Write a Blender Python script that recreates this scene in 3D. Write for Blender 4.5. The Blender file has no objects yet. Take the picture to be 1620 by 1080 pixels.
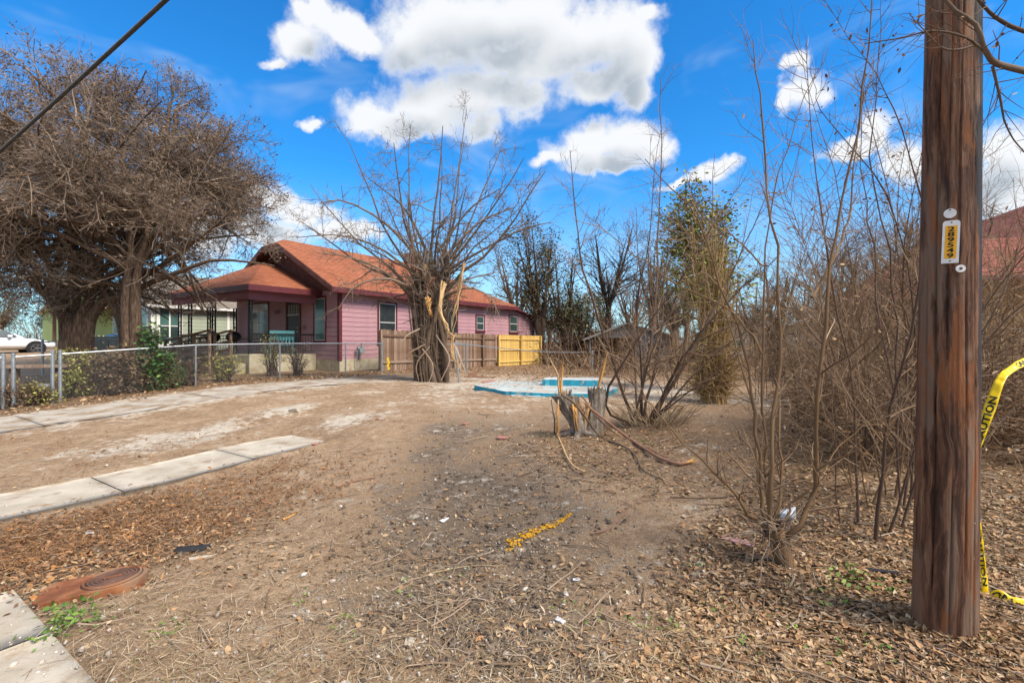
import bpy, math, random
import numpy as np
from mathutils import Matrix, Vector

# ------------------------------------------------------------------ camera, world, sun, exposure
F, H = 760.0, 1.6                       # focal length in photo pixels (1620 wide), eye height
scene = bpy.context.scene
COL = scene.collection
R = math.radians
cam_d = bpy.data.cameras.new("camera"); cam = bpy.data.objects.new("camera", cam_d); COL.objects.link(cam)
cam.location = (0, 0, H); cam.rotation_euler = (R(90), 0, 0)
cam_d.sensor_width = 36; cam_d.lens = F / 1620 * 36; cam_d.shift_y = 0.0006
cam_d.clip_start = 0.05; cam_d.clip_end = 3000
scene.camera = cam

SUN_AZ, SUN_EL = 125.0, 48.0            # azimuth clockwise from +Y (view direction)
SKY_STRENGTH, SUN_STRENGTH, EXPOSURE = 0.13, 4.2, 0.62
sd = bpy.data.lights.new("sun", 'SUN'); so = bpy.data.objects.new("sun", sd); COL.objects.link(so)
sd.energy = SUN_STRENGTH; sd.angle = R(24); sd.color = (1.0, 0.90, 0.76)
sv = Vector((math.sin(R(SUN_AZ)) * math.cos(R(SUN_EL)), math.cos(R(SUN_AZ)) * math.cos(R(SUN_EL)), math.sin(R(SUN_EL))))
so.rotation_euler = (-sv).to_track_quat('-Z', 'Y').to_euler(); so.location = (20, -20, 30)

vs = scene.view_settings
vs.view_transform = 'Standard'; vs.look = 'None'; vs.exposure = EXPOSURE; vs.gamma = 1.0; vs.use_curve_mapping = False
scene.render.engine = 'CYCLES'
scene.cycles.use_denoising = True
scene.cycles.max_bounces = 4; scene.cycles.diffuse_bounces = 2; scene.cycles.glossy_bounces = 2
scene.cycles.use_adaptive_sampling = True; scene.cycles.adaptive_threshold = 0.02
scene.cycles.transparent_max_bounces = 6; scene.cycles.transmission_bounces = 3


class NT:
    """small helper round a node tree"""
    def __init__(s, tree): s.t = tree; s.n = tree.nodes; s.l = tree.links
    def new(s, kind, **kw):
        n = s.n.new(kind)
        for k, v in kw.items(): setattr(n, k, v)
        return n
    def set(s, sock, v):
        if hasattr(v, 'is_linked') or isinstance(v, bpy.types.NodeSocket): s.l.new(v, sock)
        else: sock.default_value = v
    def math(s, op, a, b=None, c=None, clamp=False):
        n = s.new('ShaderNodeMath', operation=op, use_clamp=clamp)
        for i, v in enumerate((a, b, c)):
            if v is not None: s.set(n.inputs[i], v)
        return n.outputs[0]
    def vmath(s, op, a, b=None, c=None):
        n = s.new('ShaderNodeVectorMath', operation=op)
        for i, v in enumerate((a, b, c)):
            if v is not None: s.set(n.inputs[i], v)
        return n.outputs['Value'] if op in ('LENGTH', 'DOT_PRODUCT') else n.outputs[0]
    def smooth(s, v, a, b, lo=0.0, hi=1.0):
        n = s.new('ShaderNodeMapRange', interpolation_type='SMOOTHSTEP')
        s.set(n.inputs[0], v)
        for i, q in enumerate((a, b, lo, hi)): n.inputs[i + 1].default_value = q
        return n.outputs[0]
    def noise(s, vec, scale, detail=4, rough=0.55, dist=0.0, color=False):
        n = s.new('ShaderNodeTexNoise')
        if vec is not None: s.l.new(vec, n.inputs['Vector'])
        n.inputs['Scale'].default_value = scale; n.inputs['Detail'].default_value = detail
        n.inputs['Roughness'].default_value = rough; n.inputs['Distortion'].default_value = dist
        return n.outputs['Color'] if color else n.outputs['Fac']
    def ramp(s, v, stops, interp='LINEAR'):
        n = s.new('ShaderNodeValToRGB'); s.l.new(v, n.inputs[0]); cr = n.color_ramp; cr.interpolation = interp
        while len(cr.elements) < len(stops): cr.elements.new(0.5)
        for e, (p, c) in zip(cr.elements, stops): e.position = p; e.color = (*c, 1) if len(c) == 3 else c
        return n.outputs[0]
    def mix(s, f, a, b, mode='MIX'):
        n = s.new('ShaderNodeMix', data_type='RGBA', blend_type=mode)
        s.set(n.inputs[0], f)
        for sock, v in ((n.inputs[6], a), (n.inputs[7], b)):
            if isinstance(v, tuple): sock.default_value = (*v, 1) if len(v) == 3 else v
            else: s.l.new(v, sock)
        return n.outputs[2]


def build_world():
    w = bpy.data.worlds.new("World"); scene.world = w; w.use_nodes = True
    T = NT(w.node_tree); T.n.clear()
    out = T.new('ShaderNodeOutputWorld'); bg = T.new('ShaderNodeBackground')
    T.l.new(bg.outputs[0], out.inputs[0]); bg.inputs[1].default_value = SKY_STRENGTH
    sky = T.new('ShaderNodeTexSky', sky_type='NISHITA', sun_disc=False)
    sky.sun_elevation = R(SUN_EL); sky.sun_rotation = R(SUN_AZ)
    sky.air_density = 1.0; sky.dust_density = 0.25; sky.ozone_density = 2.2; sky.altitude = 200
    hs = T.new('ShaderNodeHueSaturation'); hs.inputs['Saturation'].default_value = 1.28; hs.inputs['Value'].default_value = 0.94
    T.l.new(sky.outputs[0], hs.inputs['Color'])
    base = T.mix(1.0, hs.outputs[0], (0.36, 1.04, 1.30), 'MULTIPLY')
    tc = T.new('ShaderNodeTexCoord'); d = tc.outputs['Generated']
    sep = T.new('ShaderNodeSeparateXYZ'); T.l.new(d, sep.inputs[0])
    az = T.math('ARCTAN2', sep.outputs[0], sep.outputs[1]); el = T.math('ARCSINE', sep.outputs[2])
    cmb = T.new('ShaderNodeCombineXYZ'); T.l.new(az, cmb.inputs[0]); T.l.new(el, cmb.inputs[1])
    p0 = cmb.outputs[0]
    # billowing edges: warp the direction by noise
    wn = T.noise(d, 7.0, 2, 0.6, color=True)
    warp = T.vmath('MULTIPLY_ADD', wn, (0.10, 0.085, 0), (-0.05, -0.0425, 0))
    wn2 = T.noise(d, 28.0, 3, 0.62, color=True)
    warp2 = T.vmath('MULTIPLY_ADD', wn2, (0.042, 0.040, 0), (-0.021, -0.020, 0))
    p = T.vmath('ADD', T.vmath('ADD', p0, warp), warp2)
    blobs = [  # the cumulus in view: where each billow stands in the sky and how wide it is (stated by photo position, turned into azimuth and elevation)
        (480, 75, 45, 35), (530, 48, 55, 34), (436, 94, 28, 12), (500, 30, 26, 20), (565, 62, 40, 32),
        (650, 60, 55, 65), (720, 50, 95, 78), (820, 30, 110, 70), (910, 50, 95, 55), (965, 60, 65, 48), (1022, 30, 28, 20),
        (1000, 100, 44, 52), (945, 125, 70, 34), (830, 95, 110, 40), (1005, 150, 28, 26),
        (600, 192, 62, 30), (680, 172, 80, 42), (755, 152, 75, 42), (830, 150, 48, 34), (640, 206, 70, 20), (765, 200, 50, 20),
        (930, 232, 58, 34), (990, 225, 56, 40), (872, 248, 38, 16), (940, 205, 28, 22), (1032, 232, 28, 26), (955, 262, 70, 14),
        (1120, 278, 38, 17), (1080, 293, 38, 9), (1138, 272, 20, 12), (1268, 95, 26, 20), (1292, 140, 44, 34), (1255, 150, 22, 24),
        (1385, 205, 36, 30), (1440, 245, 60, 40), (1345, 235, 40, 18), (1600, 235, 55, 55), (1590, 310, 70, 50), (1490, 250, 60, 40),
        (432, 308, 40, 24), (485, 335, 52, 22), (375, 335, 50, 26), (545, 365, 60, 18), (300, 370, 80, 34), (495, 197, 20, 11), (415, 360, 90, 26)]
    acc = None; acc2 = None
    pu = T.vmath('ADD', T.vmath('ADD', p0, warp), (0.012, 0.052, 0))       # a little higher up: what lies above this bit of cloud
    for (px, py, rx, ry) in blobs:
        u, v = (px - 810) / F, (541 - py) / F
        a, e = math.atan(u), math.atan(v / math.sqrt(1 + u * u))
        ra = rx / F / (1 + u * u); re = ry / F * math.sqrt(1 + u * u) / (1 + u * u + v * v)
        q = T.vmath('MULTIPLY_ADD', p, (1 / ra, 1 / re, 0), (-a / ra, -e / re, 0))
        L = T.vmath('LENGTH', q)
        acc = L if acc is None else T.math('SMOOTH_MIN', acc, L, 0.35)
        if rx >= 38 and ry >= 20:
            L2 = T.vmath('LENGTH', T.vmath('MULTIPLY_ADD', pu, (1 / ra, 1 / re, 0), (-a / ra, -e / re, 0)))
            acc2 = L2 if acc2 is None else T.math('SMOOTH_MIN', acc2, L2, 0.3)
    dens = T.math('SUBTRACT', 1.15, acc)                               # >0 inside
    fine = T.noise(d, 24.0, 5, 0.62)
    dens = T.math('ADD', dens, T.math('MULTIPLY_ADD', fine, 0.9, -0.45))
    cover = T.smooth(dens, -0.16, 0.60)
    # the same fair-weather cumulus goes on over the rest of the sky
    sp = T.new('ShaderNodeMapping'); T.l.new(d, sp.inputs[0]); sp.inputs['Scale'].default_value = (1, 1, 2.2)
    gen = T.noise(sp.outputs[0], 2.6, 4, 0.56)
    elsewhere = T.math('MAXIMUM', T.smooth(T.math('ABSOLUTE', az), 0.86, 1.05), T.smooth(el, 0.62, 0.8))
    upper = T.smooth(el, 0.0, 0.12)
    gcov = T.math('MULTIPLY', T.math('MULTIPLY', T.smooth(gen, 0.44, 0.56), elsewhere), upper)
    cov = T.math('MAXIMUM', cover, gcov)
    # thin veil of high cloud and the pale band near the horizon
    wisp = T.math('MULTIPLY', T.smooth(T.noise(sp.outputs[0], 5.0, 3, 0.6, 0.6), 0.50, 0.82), 0.34)
    # cloud body: bright rims, soft grey where thick, relief from the noise
    thick = T.math('MULTIPLY', T.smooth(acc2, 1.15, 0.25), T.smooth(dens, 0.1, 0.7))
    relief = T.noise(T.vmath('ADD', d, (0.0, 0.0, 0.035)), 8.5, 4, 0.55)
    shade = T.math('MULTIPLY', thick, T.smooth(relief, 0.22, 0.60, .35, 1.0), None, True)
    bright = (4.95, 5.0, 5.05); grey = (2.35, 2.65, 2.95)
    ccol = T.mix(shade, bright, grey)
    sk = T.mix(wisp, base, (3.6, 4.3, 5.0))
    hz_ = T.smooth(el, 0.34, -0.02)
    sk = T.mix(T.math('MULTIPLY', hz_, 0.72), sk, (3.6, 4.3, 5.1))
    fin = T.mix(T.math('MULTIPLY', cov, 0.96), sk, ccol)
    T.l.new(fin, bg.inputs[0])
    w.cycles.sampling_method = 'MANUAL'; w.cycles.sample_map_resolution = 512
build_world()

# ------------------------------------------------------------------ terrain and frames
rng = np.random.default_rng(7)
random.seed(7)
DX, DY = 0.5548, 0.8320                 # lot depth direction (away from the street)
LOTROT = math.atan2(DY, DX)             # local x = depth, local y = left along the street

def smooth(t): t = np.clip(t, 0, 1); return t * t * (3 - 2 * t)
def dl(x, y): return DX * x + DY * y, -DY * x + DX * y
def xy(d, l): return DX * d - DY * l, DY * d + DX * l

_perm = rng.permutation(512)
def vnoise(x, y, seed=0):
    xi = np.floor(x).astype(int); yi = np.floor(y).astype(int); fx = x - xi; fy = y - yi
    fx = fx * fx * (3 - 2 * fx); fy = fy * fy * (3 - 2 * fy)
    def h(a, b): return _perm[(_perm[(a + seed * 37) & 511] + b) & 511] / 511.0
    return (h(xi, yi) * (1 - fx) + h(xi + 1, yi) * fx) * (1 - fy) + (h(xi, yi + 1) * (1 - fx) + h(xi + 1, yi + 1) * fx) * fy
def fbm(x, y, o=4, seed=0):
    x = np.asarray(x, float); y = np.asarray(y, float); s = 0; a = 0.5
    for i in range(o): s = s + a * vnoise(x * 2 ** i, y * 2 ** i, seed + i); a *= 0.5
    return s / (1 - 0.5 ** o)

def hs(x, y):
    """smooth lie of the land"""
    d, l = dl(np.asarray(x, float), np.asarray(y, float))
    z = 0.35 * smooth((d - 1.2) / 7.0)
    z = z - 0.33 * smooth((d - 12.0) / 14.0) * (1 - smooth((l - 14.5) / 3))
    z = z + 0.72 * smooth((l - 18.0) / 16.0)
    return z
def slabmask(x, y):
    """1 on the concrete, 0 off it"""
    d, l = dl(np.asarray(x, float), np.asarray(y, float))
    def box(d0, d1, l0, l1, e): return smooth((d - d0) / e + .5) * smooth((d1 - d) / e + .5) * smooth((l - l0) / e + .5) * smooth((l1 - l) / e + .5)
    m = box(-0.72, 0.79, -9, 4.36, .1)
    m = np.maximum(m, box(0.6, 4.6, 6.12, 7.28, .34))
    m = np.maximum(m, box(-0.7, 11.6, 12.0, 14.55, .8))
    return m
def hz(x, y):
    """the ground itself, lumps included"""
    x = np.asarray(x, float); y = np.asarray(y, float)
    d, l = dl(x, y)
    m = slabmask(x, y)
    near = 1 - smooth((np.hypot(x, y) - 12) / 20)
    b = 0.10 * (fbm(x * .45, y * .45, 3, 3) - .5) + 0.05 * (fbm(x * 1.6, y * 1.6, 3, 9) - .5) * near
    soil = smooth((1.6 - np.abs(l - 1.6 - .1 * d) / 1.6))
    b = b + near * (0.022 + 0.03 * soil) * (fbm(x * 7, y * 7, 3, 21) - .5)
    b = b + 0.035 * smooth((2.6 - l) / 2.5) * smooth((d - 1.2) / 2)                  # leaf bank on the right
    # tyre ruts crossing the tan dirt
    b = b - 0.03 * np.exp(-((l - 9.0 + .12 * d) / .18) ** 2) * smooth((d - 2) / 2) - 0.03 * np.exp(-((l - 10.4 + .12 * d) / .18) ** 2) * smooth((d - 2) / 2)
    b = b + .035 * np.exp(-((x - 2.2) ** 2 + (y - 2.44) ** 2) / .07)                   # soil and leaves banked round the pole
    return hs(x, y) + b * (1 - m) - 0.035 * m + .13 * np.clip(fbm(x * 2.3, y * 2.3, 3, 55) - .40, -.1, 1) * 4 * m * (1 - m) + .13 * np.clip(fbm(x * 1.3, y * 1.3, 4, 56) - .43, 0, 1) * m * smooth((l - 9) / 2)
def W(px, py, Y):
    return np.array(((px - 810) / F * Y, Y, H - (py - 541) / F * Y))
def G(px, py):
    """where the sight line through a photo point meets the ground"""
    Y = 6.0
    for _ in range(30):
        X = (px - 810) / F * Y; z = float(hs(X, Y)); Y = 0.5 * Y + 0.5 * (H - z) * F / max(py - 541, 4)
    X = (px - 810) / F * Y
    return np.array((X, Y, float(hz(X, Y))))

# ------------------------------------------------------------------ mesh helpers
def mesh(name, v, f, smooth_=False):
    """v (n,3); f: int array (m,k), or list of index lists, or list of arrays"""
    me = bpy.data.meshes.new(name)
    v = np.asarray(v, dtype=np.float32)
    if isinstance(f, np.ndarray): fl = [f]
    elif len(f) and isinstance(f[0], np.ndarray): fl = [q for q in f if len(q)]
    else:
        me.from_pydata(v.tolist(), [], [list(q) for q in f]); me.update()
        if smooth_: me.polygons.foreach_set('use_smooth', np.ones(len(me.polygons), bool))
        return me
    me.vertices.add(len(v)); me.vertices.foreach_set('co', v.ravel())
    nl = sum(q.size for q in fl); npoly = sum(len(q) for q in fl)
    me.loops.add(nl); me.loops.foreach_set('vertex_index', np.concatenate([q.ravel() for q in fl]).astype(np.int32))
    st = []; o = 0
    for q in fl: st.append(o + np.arange(len(q)) * q.shape[1]); o += q.size
    me.polygons.add(npoly); me.polygons.foreach_set('loop_start', np.concatenate(st).astype(np.int32))
    if smooth_: me.polygons.foreach_set('use_smooth', np.ones(npoly, bool))
    me.update(calc_edges=True); me.validate()
    return me

def obj(name, me, mat=None, parent=None, loc=None, rz=None):
    o = bpy.data.objects.new(name, me); COL.objects.link(o)
    if mat is not None and len(me.materials) == 0: me.materials.append(mat)
    if parent is not None: o.parent = parent
    if loc is not None: o.location = loc
    if rz is not None: o.rotation_euler = (0, 0, rz)
    return o
def tag(o, label=None, cat=None, group=None, kind=None):
    if label: o['label'] = label
    if cat: o['category'] = cat
    if group: o['group'] = group
    if kind: o['kind'] = kind
    return o
def thing(name, label, cat, loc=(0, 0, 0), rz=0.0, group=None):
    o = bpy.data.objects.new(name, None); COL.objects.link(o); o.empty_display_size = .2
    o.location = loc; o.rotation_euler = (0, 0, rz)
    return tag(o, label, cat, group)

class MB:
    """gathers boxes, prisms and tubes into one mesh"""
    def __init__(s): s.v = []; s.f = []; s.n = 0
    def add(s, v, f):
        s.v.extend([tuple(map(float, q)) for q in v]); s.f.extend([tuple(int(i) + s.n for i in q) for q in f]); s.n = len(s.v); return s
    def box(s, x0, x1, y0, y1, z0, z1):
        v = [(x0, y0, z0), (x1, y0, z0), (x1, y1, z0), (x0, y1, z0), (x0, y0, z1), (x1, y0, z1), (x1, y1, z1), (x0, y1, z1)]
        return s.add(v, [(3, 2, 1, 0), (4, 5, 6, 7), (0, 1, 5, 4), (1, 2, 6, 5), (2, 3, 7, 6), (3, 0, 4, 7)])
    def prism(s, poly, a, b, axis='y'):
        """poly of 2-D points extruded from a to b along axis"""
        n = len(poly)
        def P(q, t): return {'y': (q[0], t, q[1]), 'x': (t, q[0], q[1]), 'z': (q[0], q[1], t)}[axis]
        v = [P(q, a) for q in poly] + [P(q, b) for q in poly]
        f = [tuple(range(n)), tuple(range(2 * n - 1, n - 1, -1))] + [(i, i + n, (i + 1) % n + n, (i + 1) % n) for i in range(n)]
        return s.add(v, f)
    def tube(s, pts, r, n=6, cap=True):
        pts = np.asarray(pts, float); K = len(pts)
        rr = np.broadcast_to(np.asarray(r, float), (K,))
        vv, ff = tubes(pts[None], rr[None], n)
        base = s.n; s.add(vv, ff)
        if cap: s.f.append(tuple(base + i for i in range(n))[::-1]); s.f.append(tuple(base + (K - 1) * n + i for i in range(n)))
        return s
    def cyl(s, c, axis, r, h, n=16):
        c = np.array(c, float); a = np.array(axis, float); a /= np.linalg.norm(a)
        return s.tube([c - a * h / 2, c + a * h / 2], r, n)
    def build(s, name, mat=None, parent=None, loc=None, rz=None, smooth_=False, bevel=0):
        o = obj(name, mesh(name, s.v, s.f, smooth_), mat, parent, loc, rz)
        if bevel:
            m = o.modifiers.new('bevel', 'BEVEL'); m.width = bevel; m.segments = 2; m.limit_method = 'ANGLE'
        return o

def tubes(P, Rr, n=3):
    """P (N,K,3), Rr (N,K) -> verts, quads"""
    P = np.asarray(P, float); Rr = np.asarray(Rr, float); N, K, _ = P.shape
    T = np.gradient(P, axis=1); T /= np.linalg.norm(T, axis=2, keepdims=True) + 1e-9
    mean = P[:, -1] - P[:, 0]; mean /= np.linalg.norm(mean, axis=1, keepdims=True) + 1e-9
    ref = np.where(np.abs(mean[:, 2:3]) > .8, np.array([[1., .13, 0.]]), np.array([[0.07, .05, 1.]]))
    U = np.cross(T, ref[:, None, :]); U /= np.linalg.norm(U, axis=2, keepdims=True) + 1e-9
    V = np.cross(T, U)
    a = np.arange(n) * 2 * math.pi / n
    v = P[:, :, None, :] + Rr[:, :, None, None] * (np.cos(a)[None, None, :, None] * U[:, :, None, :] + np.sin(a)[None, None, :, None] * V[:, :, None, :])
    b = np.arange(N)[:, None, None] * K * n; k = np.arange(K - 1)[None, :, None] * n; j = np.arange(n)[None, None, :]; j2 = (j + 1) % n
    q = np.stack([b + k + j, b + k + j2, b + k + n + j2, b + k + n + j], -1)
    return v.reshape(-1, 3), q.reshape(-1, 4)

def join(parts):
    """list of (v,f quads/tris arrays) -> v, list of face arrays"""
    V = []; FQ = {}; o = 0
    for v, f in parts:
        fl = f if isinstance(f, list) else [f]
        for q in fl: FQ.setdefault(q.shape[1], []).append(q + o)
        V.append(v); o += len(v)
    return np.concatenate(V), [np.concatenate(q) for q in FQ.values()]

def rotmats(yaw, tilt, roll):
    cy, sy, ct, st, cr, sr = np.cos(yaw), np.sin(yaw), np.cos(tilt), np.sin(tilt), np.cos(roll), np.sin(roll)
    z = np.zeros_like(cy); o = np.ones_like(cy)
    A = np.stack([np.stack([cy, -sy, z], -1), np.stack([sy, cy, z], -1), np.stack([z, z, o], -1)], -2)
    B = np.stack([np.stack([o, z, z], -1), np.stack([z, ct, -st], -1), np.stack([z, st, ct], -1)], -2)
    C = np.stack([np.stack([cr, z, sr], -1), np.stack([z, o, z], -1), np.stack([-sr, z, cr], -1)], -2)
    return A @ B @ C
def scatter(tv, tf, pos, M3, sc):
    tv = np.asarray(tv, float); tf = np.asarray(tf); N = len(pos)
    sc = np.asarray(sc, float); sc = sc[:, None] * np.ones((1, 3)) if sc.ndim == 1 else sc
    v = np.einsum('nij,nmj->nmi', M3, tv[None] * sc[:, None, :]) + np.asarray(pos)[:, None, :]
    f = tf[None] + (np.arange(N) * len(tv))[:, None, None]
    return v.reshape(-1, 3), f.reshape(-1, tf.shape[1])

LEAF_V = [(-.5, 0, 0), (-.15, .25, .06), (.22, .2, .03), (.5, .02, .06), (.18, -.23, .06), (-.2, -.2, .02)]
LEAF_F = [(0, 3, 1), (1, 3, 2), (0, 4, 3), (0, 5, 4)]
CURL_V = [(-.5, 0, .04), (-.15, .2, .15), (.22, .17, .12), (.5, .03, .02), (.22, -.16, .14), (-.15, -.2, .11)]
QUAD_V = [(-.5, 0, .06), (0, .3, 0), (.5, 0, .08), (0, -.3, .02)]
QUAD_F = [(0, 3, 1), (1, 3, 2)]
BLADE_V = [(-.5, -.012, 0), (-.5, .012, 0), (0, .014, .05), (0, -.014, .05), (.5, 0, .02)]
def pebble(seed):
    r = np.random.default_rng(seed)
    v = np.array([(1, 0, 0), (-1, 0, 0), (0, 1, 0), (0, -1, 0), (0, 0, 1), (0, 0, -1), (.6, .6, .4), (-.6, .6, .3), (-.6, -.6, .35), (.6, -.6, .4)], float)
    v *= r.uniform(.75, 1.15, (len(v), 1)); v[:, 2] *= .7
    f = [(0, 6, 4), (6, 2, 4), (2, 7, 4), (7, 1, 4), (1, 8, 4), (8, 3, 4), (3, 9, 4), (9, 0, 4), (0, 2, 6), (2, 1, 7), (1, 3, 8), (3, 0, 9), (0, 5, 2), (2, 5, 1), (1, 5, 3), (3, 5, 0)]
    return v, np.array(f)

# ------------------------------------------------------------------ materials
def mat(name, stops, scale=8, rough=.8, bump=0.0, bscale=None, stretch=(1, 1, 1), island=0.0, metallic=0.0, detail=5, dist=0.0, spots=None, spec=.3, coord='Object', objrand=0.0, bdist=.02):
    m = bpy.data.materials.new(name); m.use_nodes = True; T = NT(m.node_tree)
    b = T.n['Principled BSDF']; b.inputs['Roughness'].default_value = rough; b.inputs['Metallic'].default_value = metallic
    b.inputs['Specular IOR Level'].default_value = spec
    tc = T.new('ShaderNodeTexCoord'); mp = T.new('ShaderNodeMapping'); T.l.new(tc.outputs[coord], mp.inputs[0]); mp.inputs['Scale'].default_value = stretch
    vec = mp.outputs[0]
    fac = T.noise(vec, scale, detail, .6, dist)
    geo = None
    if island:
        geo = T.new('ShaderNodeNewGeometry')
        fac = T.math('ADD', T.math('MULTIPLY', fac, 1 - island), T.math('MULTIPLY', geo.outputs['Random Per Island'], island))
        col = T.ramp(fac, stops)
    elif objrand:
        oi = T.new('ShaderNodeObjectInfo')
        col = T.ramp(T.math('ADD', T.math('MULTIPLY', T.smooth(fac, .22, .78), 1 - objrand), T.math('MULTIPLY', oi.outputs['Random'], objrand)), stops)
    else:
        col = T.ramp(T.smooth(fac, .22, .78), stops)
    if spots:                                   # dirt or wear with a shape of its own: (scale, low, high, colour, strength)
        sscale, lo, hi, sc_, st = spots
        col = T.mix(T.math('MULTIPLY', T.smooth(T.noise(vec, sscale, 6, .65), lo, hi), st), col, sc_)
    T.l.new(col, b.inputs['Base Color'])
    if bump:
        bn = T.new('ShaderNodeBump'); bn.inputs['Strength'].default_value = bump; bn.inputs['Distance'].default_value = bdist
        T.l.new(T.noise(vec, bscale or scale * 3, 6, .65), bn.inputs['Height']); T.l.new(bn.outputs[0], b.inputs['Normal'])
    return m

M = {}
def defmats():
    M['concrete'] = mat('old concrete', [(0, (.33, .28, .21)), (.5, (.43, .375, .30)), (1, (.50, .45, .37))], 2.2, .95, .35, 60, spots=(3.2, .50, .68, (.25, .175, .11), .85), bdist=.01)
    M['drive'] = mat('dusty driveway concrete', [(0, (.31, .265, .215)), (.5, (.40, .355, .30)), (1, (.49, .45, .39))], 1.6, .95, .3, 50, spots=(2.2, .46, .60, (.27, .19, .12), .92), bdist=.01)
    M['found'] = mat('cream stucco foundation', [(0, (.34, .28, .17)), (.5, (.46, .40, .27)), (1, (.55, .49, .36))], 2.5, .9, .2, 40, spots=(3, .5, .75, (.24, .16, .07), .8))
    M['pink'] = mat('pink painted siding', [(0, (.35, .185, .205)), (.5, (.40, .22, .24)), (1, (.44, .25, .27))], 3, .65, .1, 30, stretch=(.6, .6, 3), spots=(1.3, .5, .72, (.29, .175, .165), .6))
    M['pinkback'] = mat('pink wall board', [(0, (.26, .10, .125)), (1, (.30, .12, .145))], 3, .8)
    M['maroon'] = mat('maroon trim paint', [(0, (.085, .018, .022)), (1, (.13, .028, .034))], 4, .55, .1, 20)
    M['gable'] = mat('shade-darkened maroon gable board', [(0, (.12, .055, .045)), (1, (.21, .10, .085))], 4, .8, .2, 20)  # shadow of the roof overhang on the gable is put into this dark colour
    M['shingle'] = shingle_mat('orange asphalt shingle', (.27, .088, .042), (.37, .135, .068), (.17, .055, .03))
    M['redshingle'] = shingle_mat('red asphalt shingle', (.27, .085, .065), (.36, .13, .10), (.17, .05, .04))
    M['greyshingle'] = shingle_mat('weathered grey shingle', (.19, .165, .14), (.27, .23, .19), (.13, .11, .09))
    M['glass'] = mat('window glass', [(0, (.02, .035, .035)), (1, (.05, .075, .07))], 1.2, .12, spec=.6)
    M['tealglass'] = mat('curtained window glass', [(0, (.05, .115, .105)), (1, (.09, .17, .155))], 1.5, .15, spec=.5)
    M['screen'] = mat('dark insect screen', [(0, (.012, .014, .014)), (1, (.03, .035, .033))], 3, .5)
    M['sash'] = mat('aluminium sash', [(0, (.42, .41, .38)), (1, (.56, .55, .52))], 9, .5)
    M['white'] = mat('white paint', [(0, (.66, .65, .61)), (1, (.78, .77, .74))], 6, .6, spots=(4, .55, .8, (.4, .36, .3), .5))
    M['iron'] = mat('black wrought iron', [(0, (.012, .012, .014)), (1, (.03, .03, .032))], 20, .5, metallic=.3)
    M['door'] = mat('black security door', [(0, (.008, .008, .009)), (1, (.018, .018, .02))], 10, .45)
    M['teal'] = mat('teal painted wood', [(0, (.045, .16, .175)), (1, (.08, .23, .245))], 8, .6, .2, 30)
    M['galv'] = mat('galvanised steel', [(0, (.26, .29, .31)), (1, (.44, .47, .49))], 14, .45, metallic=.65, spots=(10, .58, .8, (.22, .13, .08), .5))
    M['wire'] = mat('galvanised wire', [(0, (.20, .21, .21)), (1, (.34, .35, .35))], 20, .5, metallic=.5)
    M['oldwood'] = mat('weathered grey brown wood', [(0, (.085, .045, .026)), (.4, (.17, .10, .062)), (.7, (.27, .185, .13)), (1, (.40, .33, .27))], 3.5, .85, .4, 40, stretch=(5, 5, .5), objrand=.55)
    M['newwood'] = mat('new yellow pine', [(0, (.36, .20, .045)), (.4, (.54, .34, .09)), (1, (.70, .50, .18))], 4, .7, .2, 40, stretch=(6, 6, .5), objrand=.4)
    M['rampwood'] = mat('bare brown lumber', [(0, (.14, .08, .05)), (1, (.33, .22, .15))], 3, .85, .3, 40, stretch=(4, 4, .6), objrand=.5)
    M['sage'] = mat('sage green siding', [(0, (.30, .33, .25)), (1, (.38, .41, .32))], 3, .7)
    M['lime'] = mat('lime green siding', [(0, (.36, .46, .15)), (1, (.45, .55, .21))], 3, .7)
    M['peach'] = mat('peach siding', [(0, (.56, .31, .12)), (1, (.68, .41, .18))], 3, .7, .1, 20)
    M['cream'] = mat('cream picket paint', [(0, (.52, .46, .24)), (1, (.62, .56, .32))], 4, .7)
    M['tan'] = mat('tan stucco', [(0, (.42, .35, .25)), (1, (.52, .44, .32))], 3, .85)
    M['shedgrey'] = mat('grey weathered shed boards', [(0, (.15, .16, .165)), (1, (.27, .28, .28))], 3, .85, .3, 30, stretch=(3, 3, .8), spots=(4, .55, .7, (.12, .085, .06), .8))
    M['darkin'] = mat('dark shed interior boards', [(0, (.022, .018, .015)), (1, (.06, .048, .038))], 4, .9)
    M['blue'] = mat('blue pool paint', [(0, (.02, .25, .36)), (1, (.035, .33, .44))], 5, .7, .2, 40, spots=(9, .56, .66, (.48, .44, .38), .9))
    M['paleblue'] = mat('worn pale blue paint', [(0, (.30, .42, .45)), (.6, (.40, .50, .52)), (1, (.52, .54, .52))], 3, .85, .2, 50, spots=(2.2, .42, .56, (.42, .35, .28), .92))
    M['cream_top'] = mat('chalky worn paint', [(0, (.48, .46, .42)), (1, (.62, .60, .55))], 5, .85, spots=(7, .55, .66, (.24, .45, .53), .7))
    M['rust'] = mat('rusted iron', [(0, (.12, .042, .02)), (.5, (.24, .085, .036)), (1, (.36, .155, .065))], 7, .85, .4, 50, metallic=.1, spots=(6, .5, .66, (.24, .165, .11), .7), bdist=.008)
    M['rustlid'] = mat('dark rusted lid', [(0, (.08, .045, .033)), (1, (.19, .10, .07))], 12, .8, .4, 60, metallic=.15, bdist=.006)
    M['yellow'] = mat('yellow caution tape', [(0, (.80, .52, .0)), (1, (.86, .60, .01))], 5, .38, spec=.45)
    M['black'] = mat('black print', [(0, (.01, .01, .008)), (1, (.022, .022, .015))], 9, .5)
    M['plate'] = mat('white enamel plate', [(0, (.66, .65, .62)), (1, (.80, .79, .77))], 30, .45)
    M['tagyellow'] = mat('amber number strip', [(0, (.82, .38, .01)), (1, (.88, .44, .02))], 9, .5)
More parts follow.
